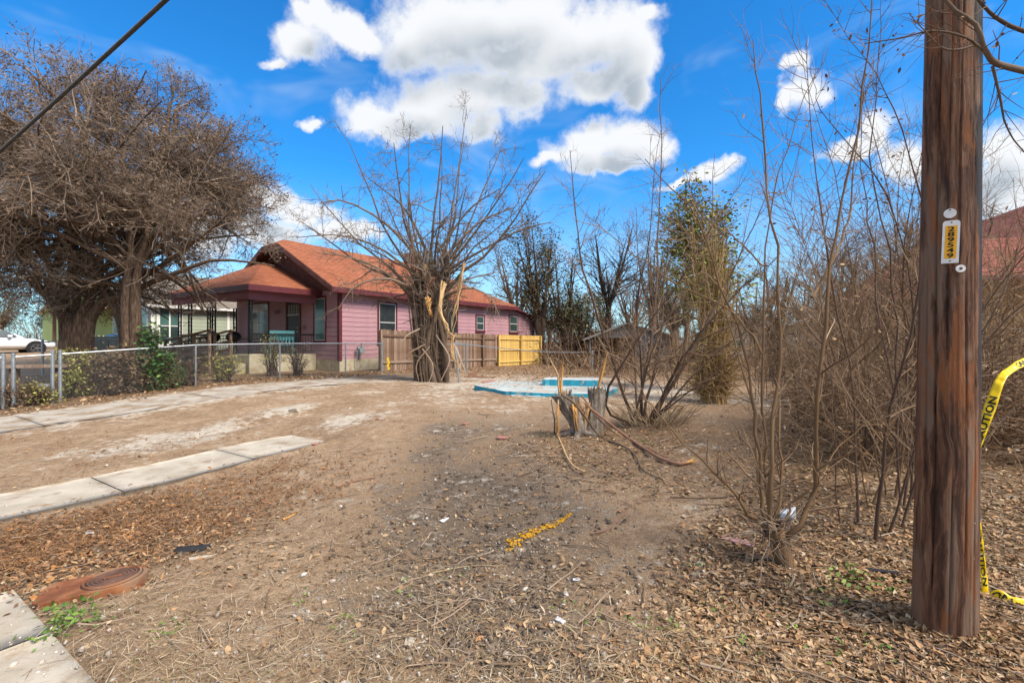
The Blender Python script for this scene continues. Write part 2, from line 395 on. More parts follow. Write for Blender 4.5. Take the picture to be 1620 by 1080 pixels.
    M['carpaint'] = mat('white car paint', [(0, (.72, .73, .74)), (1, (.76, .77, .78))], 4, .25, spec=.6)
    M['tyre'] = mat('tyre rubber', [(0, (.012, .012, .012)), (1, (.025, .025, .025))], 12, .85)
    M['rim'] = mat('alloy rim', [(0, (.10, .10, .11)), (1, (.22, .22, .23))], 12, .4, metallic=.6)
    M['lamp'] = mat('headlamp lens', [(0, (.45, .47, .5)), (1, (.6, .62, .64))], 12, .15, spec=.7)
    M['red'] = mat('red print', [(0, (.5, .02, .02)), (1, (.6, .035, .03))], 12, .5)
    M['metergrey'] = mat('grey meter paint', [(0, (.16, .20, .21)), (1, (.28, .32, .33))], 12, .5)
    M['cable'] = mat('black cable sheath', [(0, (.018, .018, .018)), (1, (.045, .043, .04))], 12, .6)
    M['bark'] = mat('brown bark', [(0, (.045, .028, .019)), (.5, (.12, .075, .048)), (1, (.23, .155, .105))], 6, .9, 1.0, 9, stretch=(4, 4, .7), bdist=.06)
    M['twig'] = mat('dry brown twigs', [(0, (.085, .057, .04)), (.45, (.18, .128, .092)), (.8, (.29, .22, .165)), (1, (.46, .39, .33))], 4, .9, island=.75)
    M['pod'] = mat('dried seed clusters', [(0, (.10, .058, .034)), (.6, (.20, .13, .085)), (1, (.30, .22, .155))], 4, .9, island=.8)
    M['greybark'] = mat('grey brown bark', [(0, (.065, .042, .028)), (.5, (.135, .092, .062)), (1, (.22, .165, .12))], 4, .9, .5, 25, stretch=(3, 3, .7), island=.55)
    M['palevine'] = mat('pale dry vine', [(0, (.14, .085, .052)), (.5, (.25, .175, .12)), (1, (.42, .33, .25))], 4, .9, island=.75)
    M['stem'] = mat('tan shrub bark', [(0, (.075, .042, .02)), (.5, (.17, .10, .05)), (1, (.27, .17, .085))], 9, .85, .4, 60, stretch=(1, 1, .5), island=.45, bdist=.006)
    M['darkstem'] = mat('dark shrub bark', [(0, (.045, .028, .02)), (.5, (.10, .062, .042)), (1, (.19, .12, .085))], 9, .85, .4, 60, island=.6, bdist=.006)
    M['rustytwig'] = mat('rusty thicket twigs', [(0, (.08, .05, .031)), (.4, (.18, .112, .066)), (.75, (.30, .19, .11)), (1, (.46, .36, .26))], 4, .9, island=.85)
    M['darkbark'] = mat('dark tree bark', [(0, (.028, .017, .012)), (.5, (.065, .04, .027)), (1, (.12, .08, .055))], 4, .9, .5, 25, island=.6)
    M['leafdark'] = mat('dark olive leaves', [(0, (.035, .05, .017)), (.5, (.085, .098, .034)), (.75, (.15, .12, .05)), (1, (.28, .13, .06))], 3, .7, island=.85)
    M['leafgreen'] = mat('yellow green leaves', [(0, (.08, .12, .018)), (.5, (.20, .23, .04)), (.8, (.33, .30, .07)), (1, (.36, .22, .07))], 3, .65, island=.85)
    M['bushgreen'] = mat('green shrub leaves', [(0, (.018, .055, .02)), (.6, (.05, .12, .035)), (1, (.16, .24, .05))], 3, .6, island=.85)
    M['bushbrown'] = mat('brown shrub leaves', [(0, (.085, .052, .03)), (.5, (.17, .11, .07)), (.85, (.27, .19, .12)), (1, (.40, .36, .11))], 3, .8, island=.9)
    M['bushyellow'] = mat('yellowing shrub leaves', [(0, (.14, .15, .03)), (.6, (.34, .34, .08)), (1, (.48, .44, .16))], 3, .75, island=.9)
    M['litter'] = mat('fallen leaves', [(0, (.085, .048, .024)), (.22, (.19, .10, .046)), (.5, (.33, .20, .10)), (.72, (.47, .33, .19)), (.82, (.38, .19, .085)), (.9, (.45, .28, .14)), (1, (.58, .49, .37))], 3, .75, island=.95)
    M['redlitter'] = mat('rusty fallen needles', [(0, (.10, .048, .024)), (.4, (.21, .105, .05)), (.75, (.33, .18, .085)), (.92, (.44, .19, .05)), (1, (.50, .38, .24))], 3, .8, island=.95)
    M['straw'] = mat('dry straw', [(0, (.16, .10, .055)), (.5, (.33, .23, .13)), (.85, (.47, .36, .23)), (1, (.58, .50, .37))], 3, .8, island=.95)
    M['weed'] = mat('small green weeds', [(0, (.06, .12, .02)), (.6, (.13, .22, .035)), (1, (.24, .31, .07))], 3, .65, island=.9)
    M['gravel'] = mat('pale gravel', [(0, (.24, .20, .16)), (.5, (.42, .37, .31)), (.85, (.58, .54, .49)), (1, (.46, .28, .19))], 3, .85, island=.9)
    M['clod'] = mat('dark soil clods', [(0, (.065, .048, .036)), (.6, (.125, .094, .07)), (1, (.20, .15, .112))], 9, .95, .5, 40, island=.6)
    M['paint'] = mat('orange yellow marking paint', [(0, (.50, .23, .01)), (1, (.72, .40, .02))], 9, .7, island=.7)
    M['rawwood'] = mat('split orange wood', [(0, (.40, .16, .04)), (.5, (.58, .29, .08)), (1, (.74, .50, .22))], 5, .7, .3, 50, stretch=(3, 3, .6), island=.4, bdist=.006)
    M['rawpale'] = mat('split pale wood', [(0, (.46, .26, .10)), (1, (.70, .50, .27))], 5, .7, .3, 50, island=.4, bdist=.006)
    M['stumpgrey'] = mat('grey cut stump wood', [(0, (.10, .078, .06)), (.5, (.22, .18, .145)), (1, (.36, .31, .265))], 5, .9, .8, 16, stretch=(5, 5, .6), bdist=.03)
    M['redbark'] = mat('reddish bark', [(0, (.17, .08, .05)), (1, (.36, .20, .13))], 6, .8, .4, 50, island=.4, bdist=.006)
    M['vinegold'] = mat('golden dry vine stems', [(0, (.17, .10, .035)), (.5, (.31, .20, .08)), (1, (.48, .34, .16))], 4, .85, island=.8)
    M['brick'] = mat('red brick fragment', [(0, (.28, .11, .085)), (1, (.40, .21, .17))], 12, .9, .4, 60, bdist=.006)
    M['pinkslab'] = mat('pink board scrap', [(0, (.36, .19, .19)), (1, (.48, .28, .27))], 8, .8)
    M['paper'] = mat('white litter', [(0, (.62, .62, .63)), (1, (.78, .78, .78))], 8, .7)
    M['blackcloth'] = mat('black scrap', [(0, (.012, .012, .014)), (1, (.03, .03, .035))], 8, .8)
    M['bluebarrel'] = mat('blue plastic', [(0, (.03, .09, .19)), (1, (.06, .15, .28))], 4, .5)
    M['polywood'] = pole_mat()
    M['gapshade'] = mat('black gap shade', [(0, (.015, .015, .016)), (1, (.04, .04, .042))], 8, .7)

def shingle_mat(name, c1, c2, mortar):
    m = bpy.data.materials.new(name); m.use_nodes = True; T = NT(m.node_tree); b = T.n['Principled BSDF']
    b.inputs['Roughness'].default_value = .92; b.inputs['Specular IOR Level'].default_value = .2
    uv = T.new('ShaderNodeUVMap'); br = T.new('ShaderNodeTexBrick'); T.l.new(uv.outputs[0], br.inputs['Vector'])
    br.inputs['Color1'].default_value = (*c1, 1); br.inputs['Color2'].default_value = (*c2, 1); br.inputs['Mortar'].default_value = (*mortar, 1)
    br.inputs['Scale'].default_value = 1.0; br.inputs['Mortar Size'].default_value = .012; br.inputs['Brick Width'].default_value = .30; br.inputs['Row Height'].default_value = .14
    br.inputs['Bias'].default_value = 0.0
    n1 = T.noise(uv.outputs[0], .55, 5, .6)
    col = T.mix(T.math('MULTIPLY', T.smooth(n1, .35, .7), .38), br.outputs['Color'], mortar)
    n2 = T.noise(uv.outputs[0], 14, 4, .7)
    col = T.mix(.35, col, T.mix(n2, (.10, .10, .10), (.95, .95, .95)), 'SOFT_LIGHT')
    T.l.new(col, b.inputs['Base Color'])
    bn = T.new('ShaderNodeBump'); bn.inputs['Strength'].default_value = .6; bn.inputs['Distance'].default_value = .02
    T.l.new(T.math('SUBTRACT', T.math('MULTIPLY', n2, .4), br.outputs['Fac']), bn.inputs['Height']); T.l.new(bn.outputs[0], b.inputs['Normal'])
    return m

def pole_mat():
    """creosoted pole: long grain, worn tan patches, bluish tar down one side, knots"""
    m = bpy.data.materials.new('creosoted pole wood'); m.use_nodes = True; T = NT(m.node_tree); b = T.n['Principled BSDF']
    b.inputs['Roughness'].default_value = .72; b.inputs['Specular IOR Level'].default_value = .3
    tc = T.new('ShaderNodeTexCoord'); mp = T.new('ShaderNodeMapping'); T.l.new(tc.outputs['Object'], mp.inputs[0]); mp.inputs['Scale'].default_value = (34, 34, 1.1)
    warp = T.noise(tc.outputs['Object'], 3.5, 3, .5, color=True)
    vec = T.vmath('ADD', mp.outputs[0], T.vmath('MULTIPLY_ADD', warp, (2.4, 2.4, .5), (-1.2, -1.2, -.25)))
    g = T.noise(vec, 1.0, 8, .72)
    col = T.ramp(T.smooth(g, .25, .75), [(0, (.014, .007, .005)), (.33, (.072, .031, .017)), (.6, (.155, .070, .037)), (.85, (.25, .130, .072)), (1, (.36, .24, .155))])
    mp2 = T.new('ShaderNodeMapping'); T.l.new(tc.outputs['Object'], mp2.inputs[0]); mp2.inputs['Scale'].default_value = (7, 7, 1.0)
    worn = T.smooth(T.noise(mp2.outputs[0], 1.1, 6, .6, .6), .48, .58)
    col = T.mix(T.math('MULTIPLY', worn, .72), col, (.22, .145, .10))
    orange = T.smooth(T.noise(mp2.outputs[0], 1.5, 5, .6, 1.2), .53, .62)
    col = T.mix(T.math('MULTIPLY', orange, .75), col, (.25, .085, .026))
    sep = T.new('ShaderNodeSeparateXYZ'); T.l.new(tc.outputs['Object'], sep.inputs[0])
    edge = T.math('ADD', T.math('MULTIPLY', sep.outputs[0], .80), T.math('MULTIPLY', sep.outputs[1], -.30))
    edge = T.math('ADD', edge, T.math('MULTIPLY_ADD', T.noise(mp2.outputs[0], 2.2, 5, .65), .10, -.05))
    tar = T.math('MULTIPLY', T.smooth(edge, .075, .092), T.smooth(T.math('ADD', sep.outputs[2], T.math('MULTIPLY', g, .8)), .5, 2.4, .35, 1.0))
    col = T.mix(T.math('MULTIPLY', tar, .9), col, (.016, .021, .028))
    pt = T.smooth(T.noise(mp2.outputs[0], .8, 7, .7, 1.5), .60, .68)
    col = T.mix(T.math('MULTIPLY', pt, .75), col, (.022, .022, .026))
    T.l.new(col, b.inputs['Base Color'])
    bn = T.new('ShaderNodeBump'); bn.inputs['Strength'].default_value = .9; bn.inputs['Distance'].default_value = .02
    T.l.new(g, bn.inputs['Height']); T.l.new(bn.outputs[0], b.inputs['Normal'])
    return m

def ground_mat():
    m = bpy.data.materials.new('dirt'); m.use_nodes = True; T = NT(m.node_tree); b = T.n['Principled BSDF']
    b.inputs['Roughness'].default_value = .97; b.inputs['Specular IOR Level'].default_value = .15
    tc = T.new('ShaderNodeTexCoord'); v = tc.outputs['Object']
    at = T.new('ShaderNodeAttribute', attribute_name='soil'); sep = T.new('ShaderNodeSeparateColor'); T.l.new(at.outputs['Color'], sep.inputs[0])
    n1 = T.noise(v, 1.3, 7, .65); n2 = T.noise(v, 9, 7, .7); n3 = T.noise(v, 55, 5, .7); n4 = T.noise(v, 24, 6, .7, .5)
    tan = T.ramp(T.smooth(T.math('ADD', T.math('MULTIPLY', n1, .45), T.math('MULTIPLY', n2, .55)), .3, .7), [(0, (.188, .122, .072)), (.5, (.302, .205, .128)), (1, (.415, .305, .20))])
    dark = T.ramp(T.smooth(n2, .28, .72), [(0, (.082, .060, .043)), (.5, (.145, .108, .078)), (1, (.235, .178, .128))])
    lit = T.ramp(T.smooth(n4, .3, .7), [(0, (.085, .052, .030)), (.5, (.18, .112, .064)), (1, (.29, .19, .11))])
    pale = T.ramp(n2, [(.3, (.38, .32, .25)), (.7, (.52, .46, .38))])
    def wgt(s, amp=.9): return T.smooth(T.math('ADD', s, T.math('MULTIPLY_ADD', T.math('ADD', n1, n2), amp, -amp)), .22, .78)
    col = T.mix(wgt(sep.outputs[0], 2.2), tan, dark)
    col = T.mix(wgt(sep.outputs[1], 1.0), col, lit)
    col = T.mix(wgt(sep.outputs[2], 2.4), col, pale)
    col = T.mix(.55, col, T.mix(T.smooth(n3, .25, .75), (.12, .12, .12), (.88, .88, .88)), 'SOFT_LIGHT')
    fl = T.smooth(T.noise(v, 85, 3, .6), .66, .70)                         # pale grit lying in the soil
    col = T.mix(T.math('MULTIPLY', fl, .5), col, (.50, .45, .38))
    T.l.new(col, b.inputs['Base Color'])
    bn = T.new('ShaderNodeBump'); bn.inputs['Strength'].default_value = .9; bn.inputs['Distance'].default_value = .03
    T.l.new(T.math('ADD', T.math('MULTIPLY', n4, .6), T.math('MULTIPLY', n3, .4)), bn.inputs['Height']); T.l.new(bn.outputs[0], b.inputs['Normal'])
    return m
defmats()

# ------------------------------------------------------------------ ground
def soil_zones(x, y):
    """dark turned soil, leaf litter, pale chalky dust"""
    d, l = dl(x, y)
    n = fbm(x * .6, y * .6, 3, 40)
    dark = smooth(1.35 - np.abs(l - (.3 + .70 * d)) / (1.15 + .10 * d)) * smooth((d - 1.1) / 1.0) * smooth((8.0 - d) / 3)
    litter = np.maximum(smooth((.75 + .11 * d - l + 1.6 * (n - .5)) / 1.0) * smooth((d + .5) / 1), smooth((l - 14.2) / .6) * smooth((22 - l) / 3))
    litter = np.maximum(litter, .75 * smooth((5.8 - np.abs(l - 4.9) * 4) / 3) * smooth((3.2 - d) / 1.5) * smooth((d - .4) / .6))
    litter = np.maximum(litter, smooth((d - 13) / 4) * .6)
    litter = np.maximum(litter, .62 * smooth(1.5 - np.hypot((l - 2.3) / 1.5, (d - 6.2) / 1.5)))
    litter = np.maximum(litter, .5 * smooth((3.2 - l) / 1.2) * smooth((d - 4.2) / 1.0) * smooth((13 - d) / 2))
    pale = smooth(1.2 - np.hypot((l - 8.7) / .9, (d - 3.3) / 1.8)) + .9 * smooth(1.2 - np.hypot((l - 9.0) / .7, (d - 5.4) / 1.0)) \
        + .8 * smooth(1.2 - np.hypot((l - 7.0) / .8, (d - 5.3) / 1.3)) + .75 * smooth((l - 11.0) / 1.2) * smooth((15 - l) / .8) * smooth((12 - d) / 2) + .75 * smooth(1.4 - np.hypot((l - 7.5) / 4, (d - 12.5) / 5.0)) + .5 * smooth(1.2 - np.hypot((l - 2.5) / 3, (d - 11.5) / 3.0))
    return np.clip(dark * .66, 0, 1), np.clip(litter, 0, 1), np.clip(pale * .72, 0, 1)

def build_ground():
    def grow(a, step, lim, k):
        o = [a]
        while abs(o[-1]) < lim or (o[-1] - a) * np.sign(step) < 0: o.append(o[-1] + step); step *= k
        return o[1:]
    xs = np.array(sorted(grow(-9.0, -.12, 900, 1.09) + list(np.arange(-9, 7.01, .075)) + grow(7.0, .12, 900, 1.09)))
    ys = np.array(sorted(grow(1.0, -.12, 700, 1.13) + list(np.arange(1.0, 9.0, .065)) + list(np.arange(9.0, 17, .14)) + grow(17.0, .2, 1500, 1.075)))
    X, Y = np.meshgrid(xs, ys); Z = hz(X, Y)
    v = np.stack([X, Y, Z], -1).reshape(-1, 3); nx, ny = len(xs), len(ys)
    i = np.arange(ny - 1)[:, None] * nx + np.arange(nx - 1)[None]
    f = np.stack([i, i + 1, i + nx + 1, i + nx], -1).reshape(-1, 4)
    me = mesh('ground', v, f, True)
    a = me.color_attributes.new('soil', 'FLOAT_COLOR', 'POINT')
    dk, li, pa = soil_zones(v[:, 0], v[:, 1])
    a.data.foreach_set('color', np.stack([dk, li, pa, np.ones_like(dk)], -1).astype(np.float32).ravel())
    o = obj('ground', me, ground_mat()); tag(o, kind='structure')
build_ground()

def concrete_slab(name, d0, d1, l0, l1, parent, m, lift=.010, sink=0.0, ragged=0.0, seed=0):
    """one slab laid on the lie of the land, with real edges"""
    r = np.random.default_rng(seed)
    nd, nl = max(4, int((d1 - d0) / .12)), max(4, int((l1 - l0) / .12))
    dd = np.linspace(d0, d1, nd); ll = np.linspace(l0, l1, nl); D_, L_ = np.meshgrid(dd, ll, indexing='ij')
    if ragged:
        k = np.linspace(0, 1, nl)[None]; L_ = L_ + ragged * (fbm(D_ * 1.7, D_ * 0 + seed, 3, seed) - .5) * np.where(k < .5, 1, -1) * (np.abs(k - .5) > .45)
    X, Y = xy(D_, L_)
    Z = hs(X, Y) + lift - sink * ((D_ - d0) / (d1 - d0)) ** 2 + .012 * (fbm(X * .9, Y * .9, 2, 5) - .5)
    top = np.stack([X, Y, Z], -1).reshape(-1, 3); bot = top - np.array([0, 0, .1]); n = len(top)
    i = (np.arange(nd - 1)[:, None] * nl + np.arange(nl - 1)[None])
    ft = np.stack([i, i + nl, i + nl + 1, i + 1], -1).reshape(-1, 4)
    rim = list(range(nl)) + [k * nl + nl - 1 for k in range(1, nd)] + [(nd - 1) * nl + k for k in range(nl - 2, -1, -1)] + [k * nl for k in range(nd - 2, 0, -1)]
    rim = np.array(rim); r2 = np.roll(rim, -1)
    fs = np.stack([rim, r2, r2 + n, rim + n], -1)
    return obj(name, mesh(name, np.concatenate([top, bot]), np.concatenate([ft[:, ::-1], fs]), False), m, parent)
def structure(name):
    o = bpy.data.objects.new(name, None); COL.objects.link(o); o['kind'] = 'structure'; return o
sw = structure('sidewalk')
for k, (a, b_) in enumerate([(-8.44, -6.04), (-6.03, -3.64), (-3.63, -1.24), (-1.23, 1.16), (1.17, 3.55), (3.565, 4.36)]):
    concrete_slab('slab', -.72, .785, a, b_, sw, M['concrete'], .02, seed=k)
ww = structure('walkway')
for k, (a, b_, s_) in enumerate([(.50, 1.93, 0), (1.945, 3.30, 0), (3.315, 4.9, .10)]):
    concrete_slab('slab', a, b_, 6.18, 7.22, ww, M['concrete'], .016, s_, .05, seed=20 + k)
dw = structure('driveway')
for k, (a, b_, s_) in enumerate([(-.7, 2.6, 0), (2.62, 5.7, 0), (5.72, 8.8, 0), (8.82, 11.9, .08)]):
    concrete_slab('slab', a, b_, 12.15, 14.4, dw, M['drive'], .008, s_, .55, seed=30 + k)

# ------------------------------------------------------------------ building kit
HX, HY, HZ = -7.36, 20.5, 0.33           # pink house: corner nearest the camera
def uv_face_map(me):
    """uv in metres: u along the horizontal, v up the slope"""
    uv = me.uv_layers.new(name='UVMap')
    for p in me.polygons:
        n = p.normal; h = Vector((-n.y, n.x, 0))
        h = h.normalized() if h.length > 1e-4 else Vector((1, 0, 0)); u = n.cross(h)
        for li in p.loop_indices:
            c = me.vertices[me.loops[li].vertex_index].co; uv.data[li].uv = (c.dot(h), c.dot(u))
def roof_slab(name, verts, faces, th, m, parent, under=None):
    v = [Vector(q) for q in verts]; n = len(v); f = [list(q) for q in faces]; cnt = {}
    for q in f:
        for a, b_ in zip(q, q[1:] + q[:1]): cnt[(a, b_)] = 1
    allv = [tuple(q) for q in v] + [(q.x, q.y, q.z - th) for q in v]
    ff = f + [[i + n for i in q[::-1]] for q in f]
    for (a, b_) in list(cnt):
        if (b_, a) not in cnt: ff.append([b_, a, a + n, b_ + n])
    me = mesh(name, allv, ff); uv_face_map(me)
    me.materials.append(m); me.materials.append(under or m)
    for i, p in enumerate(me.polygons): p.material_index = 0 if i < len(f) else 1
    return obj(name, me, None, parent)
def board_mesh(length, h=.205, t0=.026, t1=.008):
    mb = MB(); mb.prism([(0, 0), (-t0, 0), (-t1, h + .01), (0, h + .01)], 0, length, 'x'); return mesh('siding_board', mb.v, mb.f)
def siding(wall, length, z0, z1, m, expo=.205, u0=0.0, cut=None):
    """lap boards over a wall, each its own piece; the wall faces local -y"""
    k = 0; cache = {}
    while z0 + k * expo < z1 - .03:
        z = z0 + k * expo; hh = min(expo, z1 - z)
        a, b_ = (u0, u0 + length) if cut is None else cut(z + hh * .5)
        if b_ - a > .1:
            key = (round(b_ - a, 3), round(hh, 3))
            if key not in cache:
                cache[key] = board_mesh(b_ - a, hh); cache[key].materials.append(m)
            o = obj('siding_board', cache[key], None, wall, (a, -.001 - random.uniform(0, .004), z))
        k += 1
def facade(parent, loc, rz, poly, m):
    """thin wall behind the boards (poly in u,z), facing local -y"""
    mb = MB(); mb.prism(poly, 0, .12, 'y'); return mb.build('wall', m, parent, loc, rz)
def window(parent, loc, rz, u0, u1, z0, z1, trim, sash, glass, glass2=None, tw=.10, cols=1, out=.05):
    mb = MB()
    for a, b_, c, e in ((u0 - tw, u0, z0 - tw, z1 + tw), (u1, u1 + tw, z0 - tw, z1 + tw), (u0, u1, z1, z1 + tw), (u0, u1, z0 - tw, z0)): mb.box(a, b_, -out, .02, c, e)
    w = mb.build('window', trim, parent, loc, rz)
    MB().box(u0 - tw - .03, u1 + tw + .03, -out - .05, -out + .002, z0 - tw - .035, z0 - tw + .015).build('sill', trim, w)
    wd = (u1 - u0) / cols; zm = (z0 + z1) / 2
    for c in range(cols):
        a, b_ = u0 + c * wd, u0 + (c + 1) * wd
        s = MB(); e = .035
        s.box(a, a + e, -.040, .01, z0, z1).box(b_ - e, b_, -.040, .01, z0, z1).box(a + e, b_ - e, -.040, .01, z1 - e, z1).box(a + e, b_ - e, -.040, .01, z0, z0 + e).box(a + e, b_ - e, -.044, .01, zm - e * .6, zm + e * .6)
        s.build('sash', sash, w)
        MB().box(a + e, b_ - e, -.034, -.022, zm + e * .6, z1 - e).build('pane', glass, w)
        MB().box(a + e, b_ - e, -.036, -.024, z0 + e, zm - e * .6).build('pane', glass2 or glass, w)
    return w

def pink_house():
    h = thing('pink_house', 'pink clapboard bungalow with orange shingle roof, maroon trim and front porch', 'house', (HX, HY, HZ), LOTROT)
    LEN, WID, BASE, EAVE, TOP = 12.9, 8.5, .52, 3.50, 6.15
    MB().box(-.02, LEN + 3.13, -.03, WID + .02, -.6, BASE).build('foundation', M['found'], h)
    side = facade(h, (0, 0, 0), 0, [(0, BASE), (LEN + 3.15, BASE), (LEN + 3.15, 2.98), (LEN, EAVE), (0, EAVE)], M['pinkback'])
    siding(side, LEN + 3.15, BASE, 2.98, M['pink'])
    siding(side, LEN, 2.98, EAVE + .05, M['pink'], cut=lambda z: (0, min(LEN + 3.15, LEN + 3.15 - (z - 2.98) * 5.6)))
    front = facade(h, (0, WID, 0), -math.pi / 2, [(0, BASE), (WID, BASE), (WID, EAVE), (WID / 2 + .6, 5.7), (WID / 2 - .6, 5.7), (0, EAVE)], M['pinkback'])
    siding(front, WID, BASE, EAVE, M['pink'])
    gcut = lambda z: (max(0, (z - EAVE) / .60), WID - max(0, (z - EAVE) / .60))
    siding(front, WID, EAVE, 5.6, M['gable'], cut=gcut)
    facade(h, (LEN + 3.15, 0, 0), math.pi / 2, [(0, BASE), (WID, BASE), (WID, 2.9), (0, 2.9)], M['pinkback'])
    facade(h, (LEN + 3.15, WID, 0), math.pi, [(0, BASE), (LEN + 3.15, BASE), (LEN + 3.15, EAVE), (0, EAVE)], M['pinkback'])
    # corner boards
    MB().box(-.045, .10, -.045, -.028, BASE - .06, EAVE).box(-.045, -.028, -.028, .10, BASE - .06, EAVE).build('corner_board', M['maroon'], h)
    MB().box(LEN + 3.05, LEN + 3.18, -.045, -.028, BASE, 2.95).build('corner_board', M['maroon'], h)
    # main roof: clipped gable to the street, hip at the back
    oy, zf, zr = .45, 3.56, TOP
    k = (zr - zf) / (WID / 2 + oy)
    xf, xb = -.65, LEN + .45
    cl = .68; zc = zr - cl * k
    V = [(xf, -oy, zf), (xf, WID + oy, zf), (xf, WID / 2 - cl, zc), (xf, WID / 2 + cl, zc), (.05, WID / 2, zr), (xb - WID / 2 - oy, WID / 2, zr), (xb, -oy, zf), (xb, WID + oy, zf)]
    r = roof_slab('roof', V, [(0, 6, 5, 4, 2), (2, 4, 3), (1, 3, 4, 5, 7), (6, 7, 5)], .10, M['shingle'], h, M['gable'])
    MB().box(xf, xb, -oy - .03, -oy + .012, zf - .23, zf - .012).build('fascia', M['maroon'], h)
    MB().box(xf + .03, xb, -oy + .02, .0, zf - .20, zf - .18).build('soffit', M['maroon'], h)
    for sgn in (0, 1):                                   # rake boards under the clipped gable
        ya, yb = (-oy, WID / 2 - cl) if sgn == 0 else (WID + oy, WID / 2 + cl)
        MB().add([(xf - .02, ya, zf - .02), (xf - .02, yb, zc - .02), (xf - .02, yb, zc - .24), (xf - .02, ya, zf - .24), (xf + .03, ya, zf - .02), (xf + .03, yb, zc - .02), (xf + .03, yb, zc - .24), (xf + .03, ya, zf - .24)],
                 [(0, 1, 2, 3), (7, 6, 5, 4), (0, 4, 5, 1), (3, 2, 6, 7), (0, 3, 7, 4), (1, 5, 6, 2)]).build('rake_board', M['gable'], h)
    MB().box(xf - .02, xf + .03, WID / 2 - cl, WID / 2 + cl, zc - .26, zc - .03).build('rake_board', M['gable'], h)
    MB().box(8.0, 8.45, 4.0, 4.4, 5.7, 6.75).build('chimney', M['gable'], h)
    # rear lean-to
    roof_slab('lean_to_roof', [(LEN + .02, -.35, 3.53), (LEN + 3.65, -.35, 2.93), (LEN + 3.65, WID + .3, 2.93), (LEN + .02, WID + .3, 3.53)], [(0, 1, 2, 3)], .10, M['greyshingle'], h, M['maroon'])
    # porch
    px0, px1, py0, py1 = -3.2, -.03, 1.2, 8.8
    ze, zp = 3.52, 5.08
    roof_slab('porch_roof', [(px0, py0, ze), (px1, py0, ze), (px1, py1, ze), (px0, py1, ze), (-.5, 5, zp), (px1, 5, zp)], [(0, 1, 5, 4), (4, 5, 2, 3), (3, 0, 4)], .06, M['shingle'], h, M['maroon'])
    MB().box(px0 - .03, px1, py0 - .035, py0 + .005, ze - .24, ze - .008).box(px0 - .03, px0 + .01, py0 + .005, py1, ze - .24, ze - .008).build('porch_fascia', M['maroon'], h)
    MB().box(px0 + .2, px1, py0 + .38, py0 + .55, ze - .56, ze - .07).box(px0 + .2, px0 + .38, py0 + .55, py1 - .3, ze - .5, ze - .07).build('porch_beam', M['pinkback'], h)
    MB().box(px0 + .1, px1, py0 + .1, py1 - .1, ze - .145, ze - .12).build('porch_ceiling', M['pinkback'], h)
    MB().box(-2.9, -.035, 1.6, 8.45, -.5, .75).build('porch_slab', M['found'], h)
    MB().box(-3.45, -2.91, 1.75, 3.2, -.5, .42).build('step', M['found'], h)
    MB().box(-3.05, -2.6, 1.45, 1.595, -.5, .80).build('porch_pier', M['found'], h)
    def iron_post(x, y0):
        p = MB(); a, b_ = y0, y0 + .26
        p.box(x, x + .055, a, a + .055, .75, ze - .5).box(x, x + .055, b_, b_ + .055, .75, ze - .5)
        z = .8; s = 1
        while z < 2.9:
            p.tube([(x + .015, a + .03, z), (x + .015, (a + b_) / 2 + .05 * s, z + .11), (x + .015, b_, z + .22)][::s], .014, 4); z += .22; s = -s
        p.build('iron_post', M['iron'], h)
    for x, y in ((-2.8, 1.75), (-2.8, 4.75), (-2.8, 7.0), (-2.8, 8.05), (-1.5, 8.1), (-.25, 8.1)): iron_post(x, y)
    def railing(p0, p1):
        q = MB(); p0 = np.array(p0, float); p1 = np.array(p1, float); n = int(np.linalg.norm(p1 - p0) / .13)
        q.tube([p0 + (0, 0, .85), p1 + (0, 0, .85)], .028, 4).tube([p0 + (0, 0, .12), p1 + (0, 0, .12)], .014, 4)
        for i in range(1, n):
            c = p0 + (p1 - p0) * i / n; q.tube([c + (0, 0, .12), c + (0, 0, .85)], .012, 4)
        q.build('railing', M['iron'], h)
    railing((-2.75, 1.72, .75), (-.06, 1.72, .75)); railing((-2.8, 5.05, .75), (-2.8, 8.0, .75)); railing((-2.75, 8.35, .75), (-.1, 8.35, .75))
    # windows
    for (a, b_, z0, z1, g, c) in ((2.13, 3.13, 1.30, 3.08, 'screen', 1), (5.9, 7.65, 1.30, 3.05, 'screen', 2), (9.45, 10.15, 1.98, 2.80, 'glass', 1), (12.95, 13.85, 1.95, 2.98, 'glass', 1)):
        window(h, (0, 0, 0), 0, a, b_, z0, z1, M['maroon'], M['sash'] if c == 1 else M['screen'], M[g], cols=c)
    fl = (0, WID, 0); fr = -math.pi / 2
    window(h, fl, fr, WID - 1.70, WID - .97, 1.34, 3.20, M['maroon'], M['sash'], M['tealglass'])
    window(h, fl, fr, WID - 7.15, WID - 5.5, 1.30, 3.15, M['maroon'], M['sash'], M['glass'], cols=2)
    # security door
    u0, u1 = WID - 3.85, WID - 2.85
    dmb = MB(); dmb.box(u0 - .1, u0, -.06, .02, .75, 3.12).box(u1, u1 + .1, -.06, .02, .75, 3.12).box(u0 - .1, u1 + .1, -.061, .02, 3.12, 3.22)
    d = dmb.build('door', M['maroon'], h, fl, fr)
    MB().box(u0, u1, -.03, .015, .75, 3.12).build('door_leaf', M['door'], d)
    bars = MB()
    for i in range(7): bars.box(u0 + .10 + i * .13, u0 + .122 + i * .13, -.05, -.032, 2.55, 3.0)
    bars.box(u0 + .05, u1 - .05, -.053, -.030, 2.50, 2.55).build('grille', M['sash'], d)
    MB().cyl((u1 - .14, -.06, 1.75), (0, 1, 0), .035, .06, 10).cyl((u1 - .14, -.06, 1.92), (0, 1, 0), .028, .05, 10).build('handle', M['sash'], d)
    MB().box(u1 + .22, u1 + .45, -.09, -.025, 1.85, 2.02).build('letter_box', M['rampwood'], h, fl, fr)
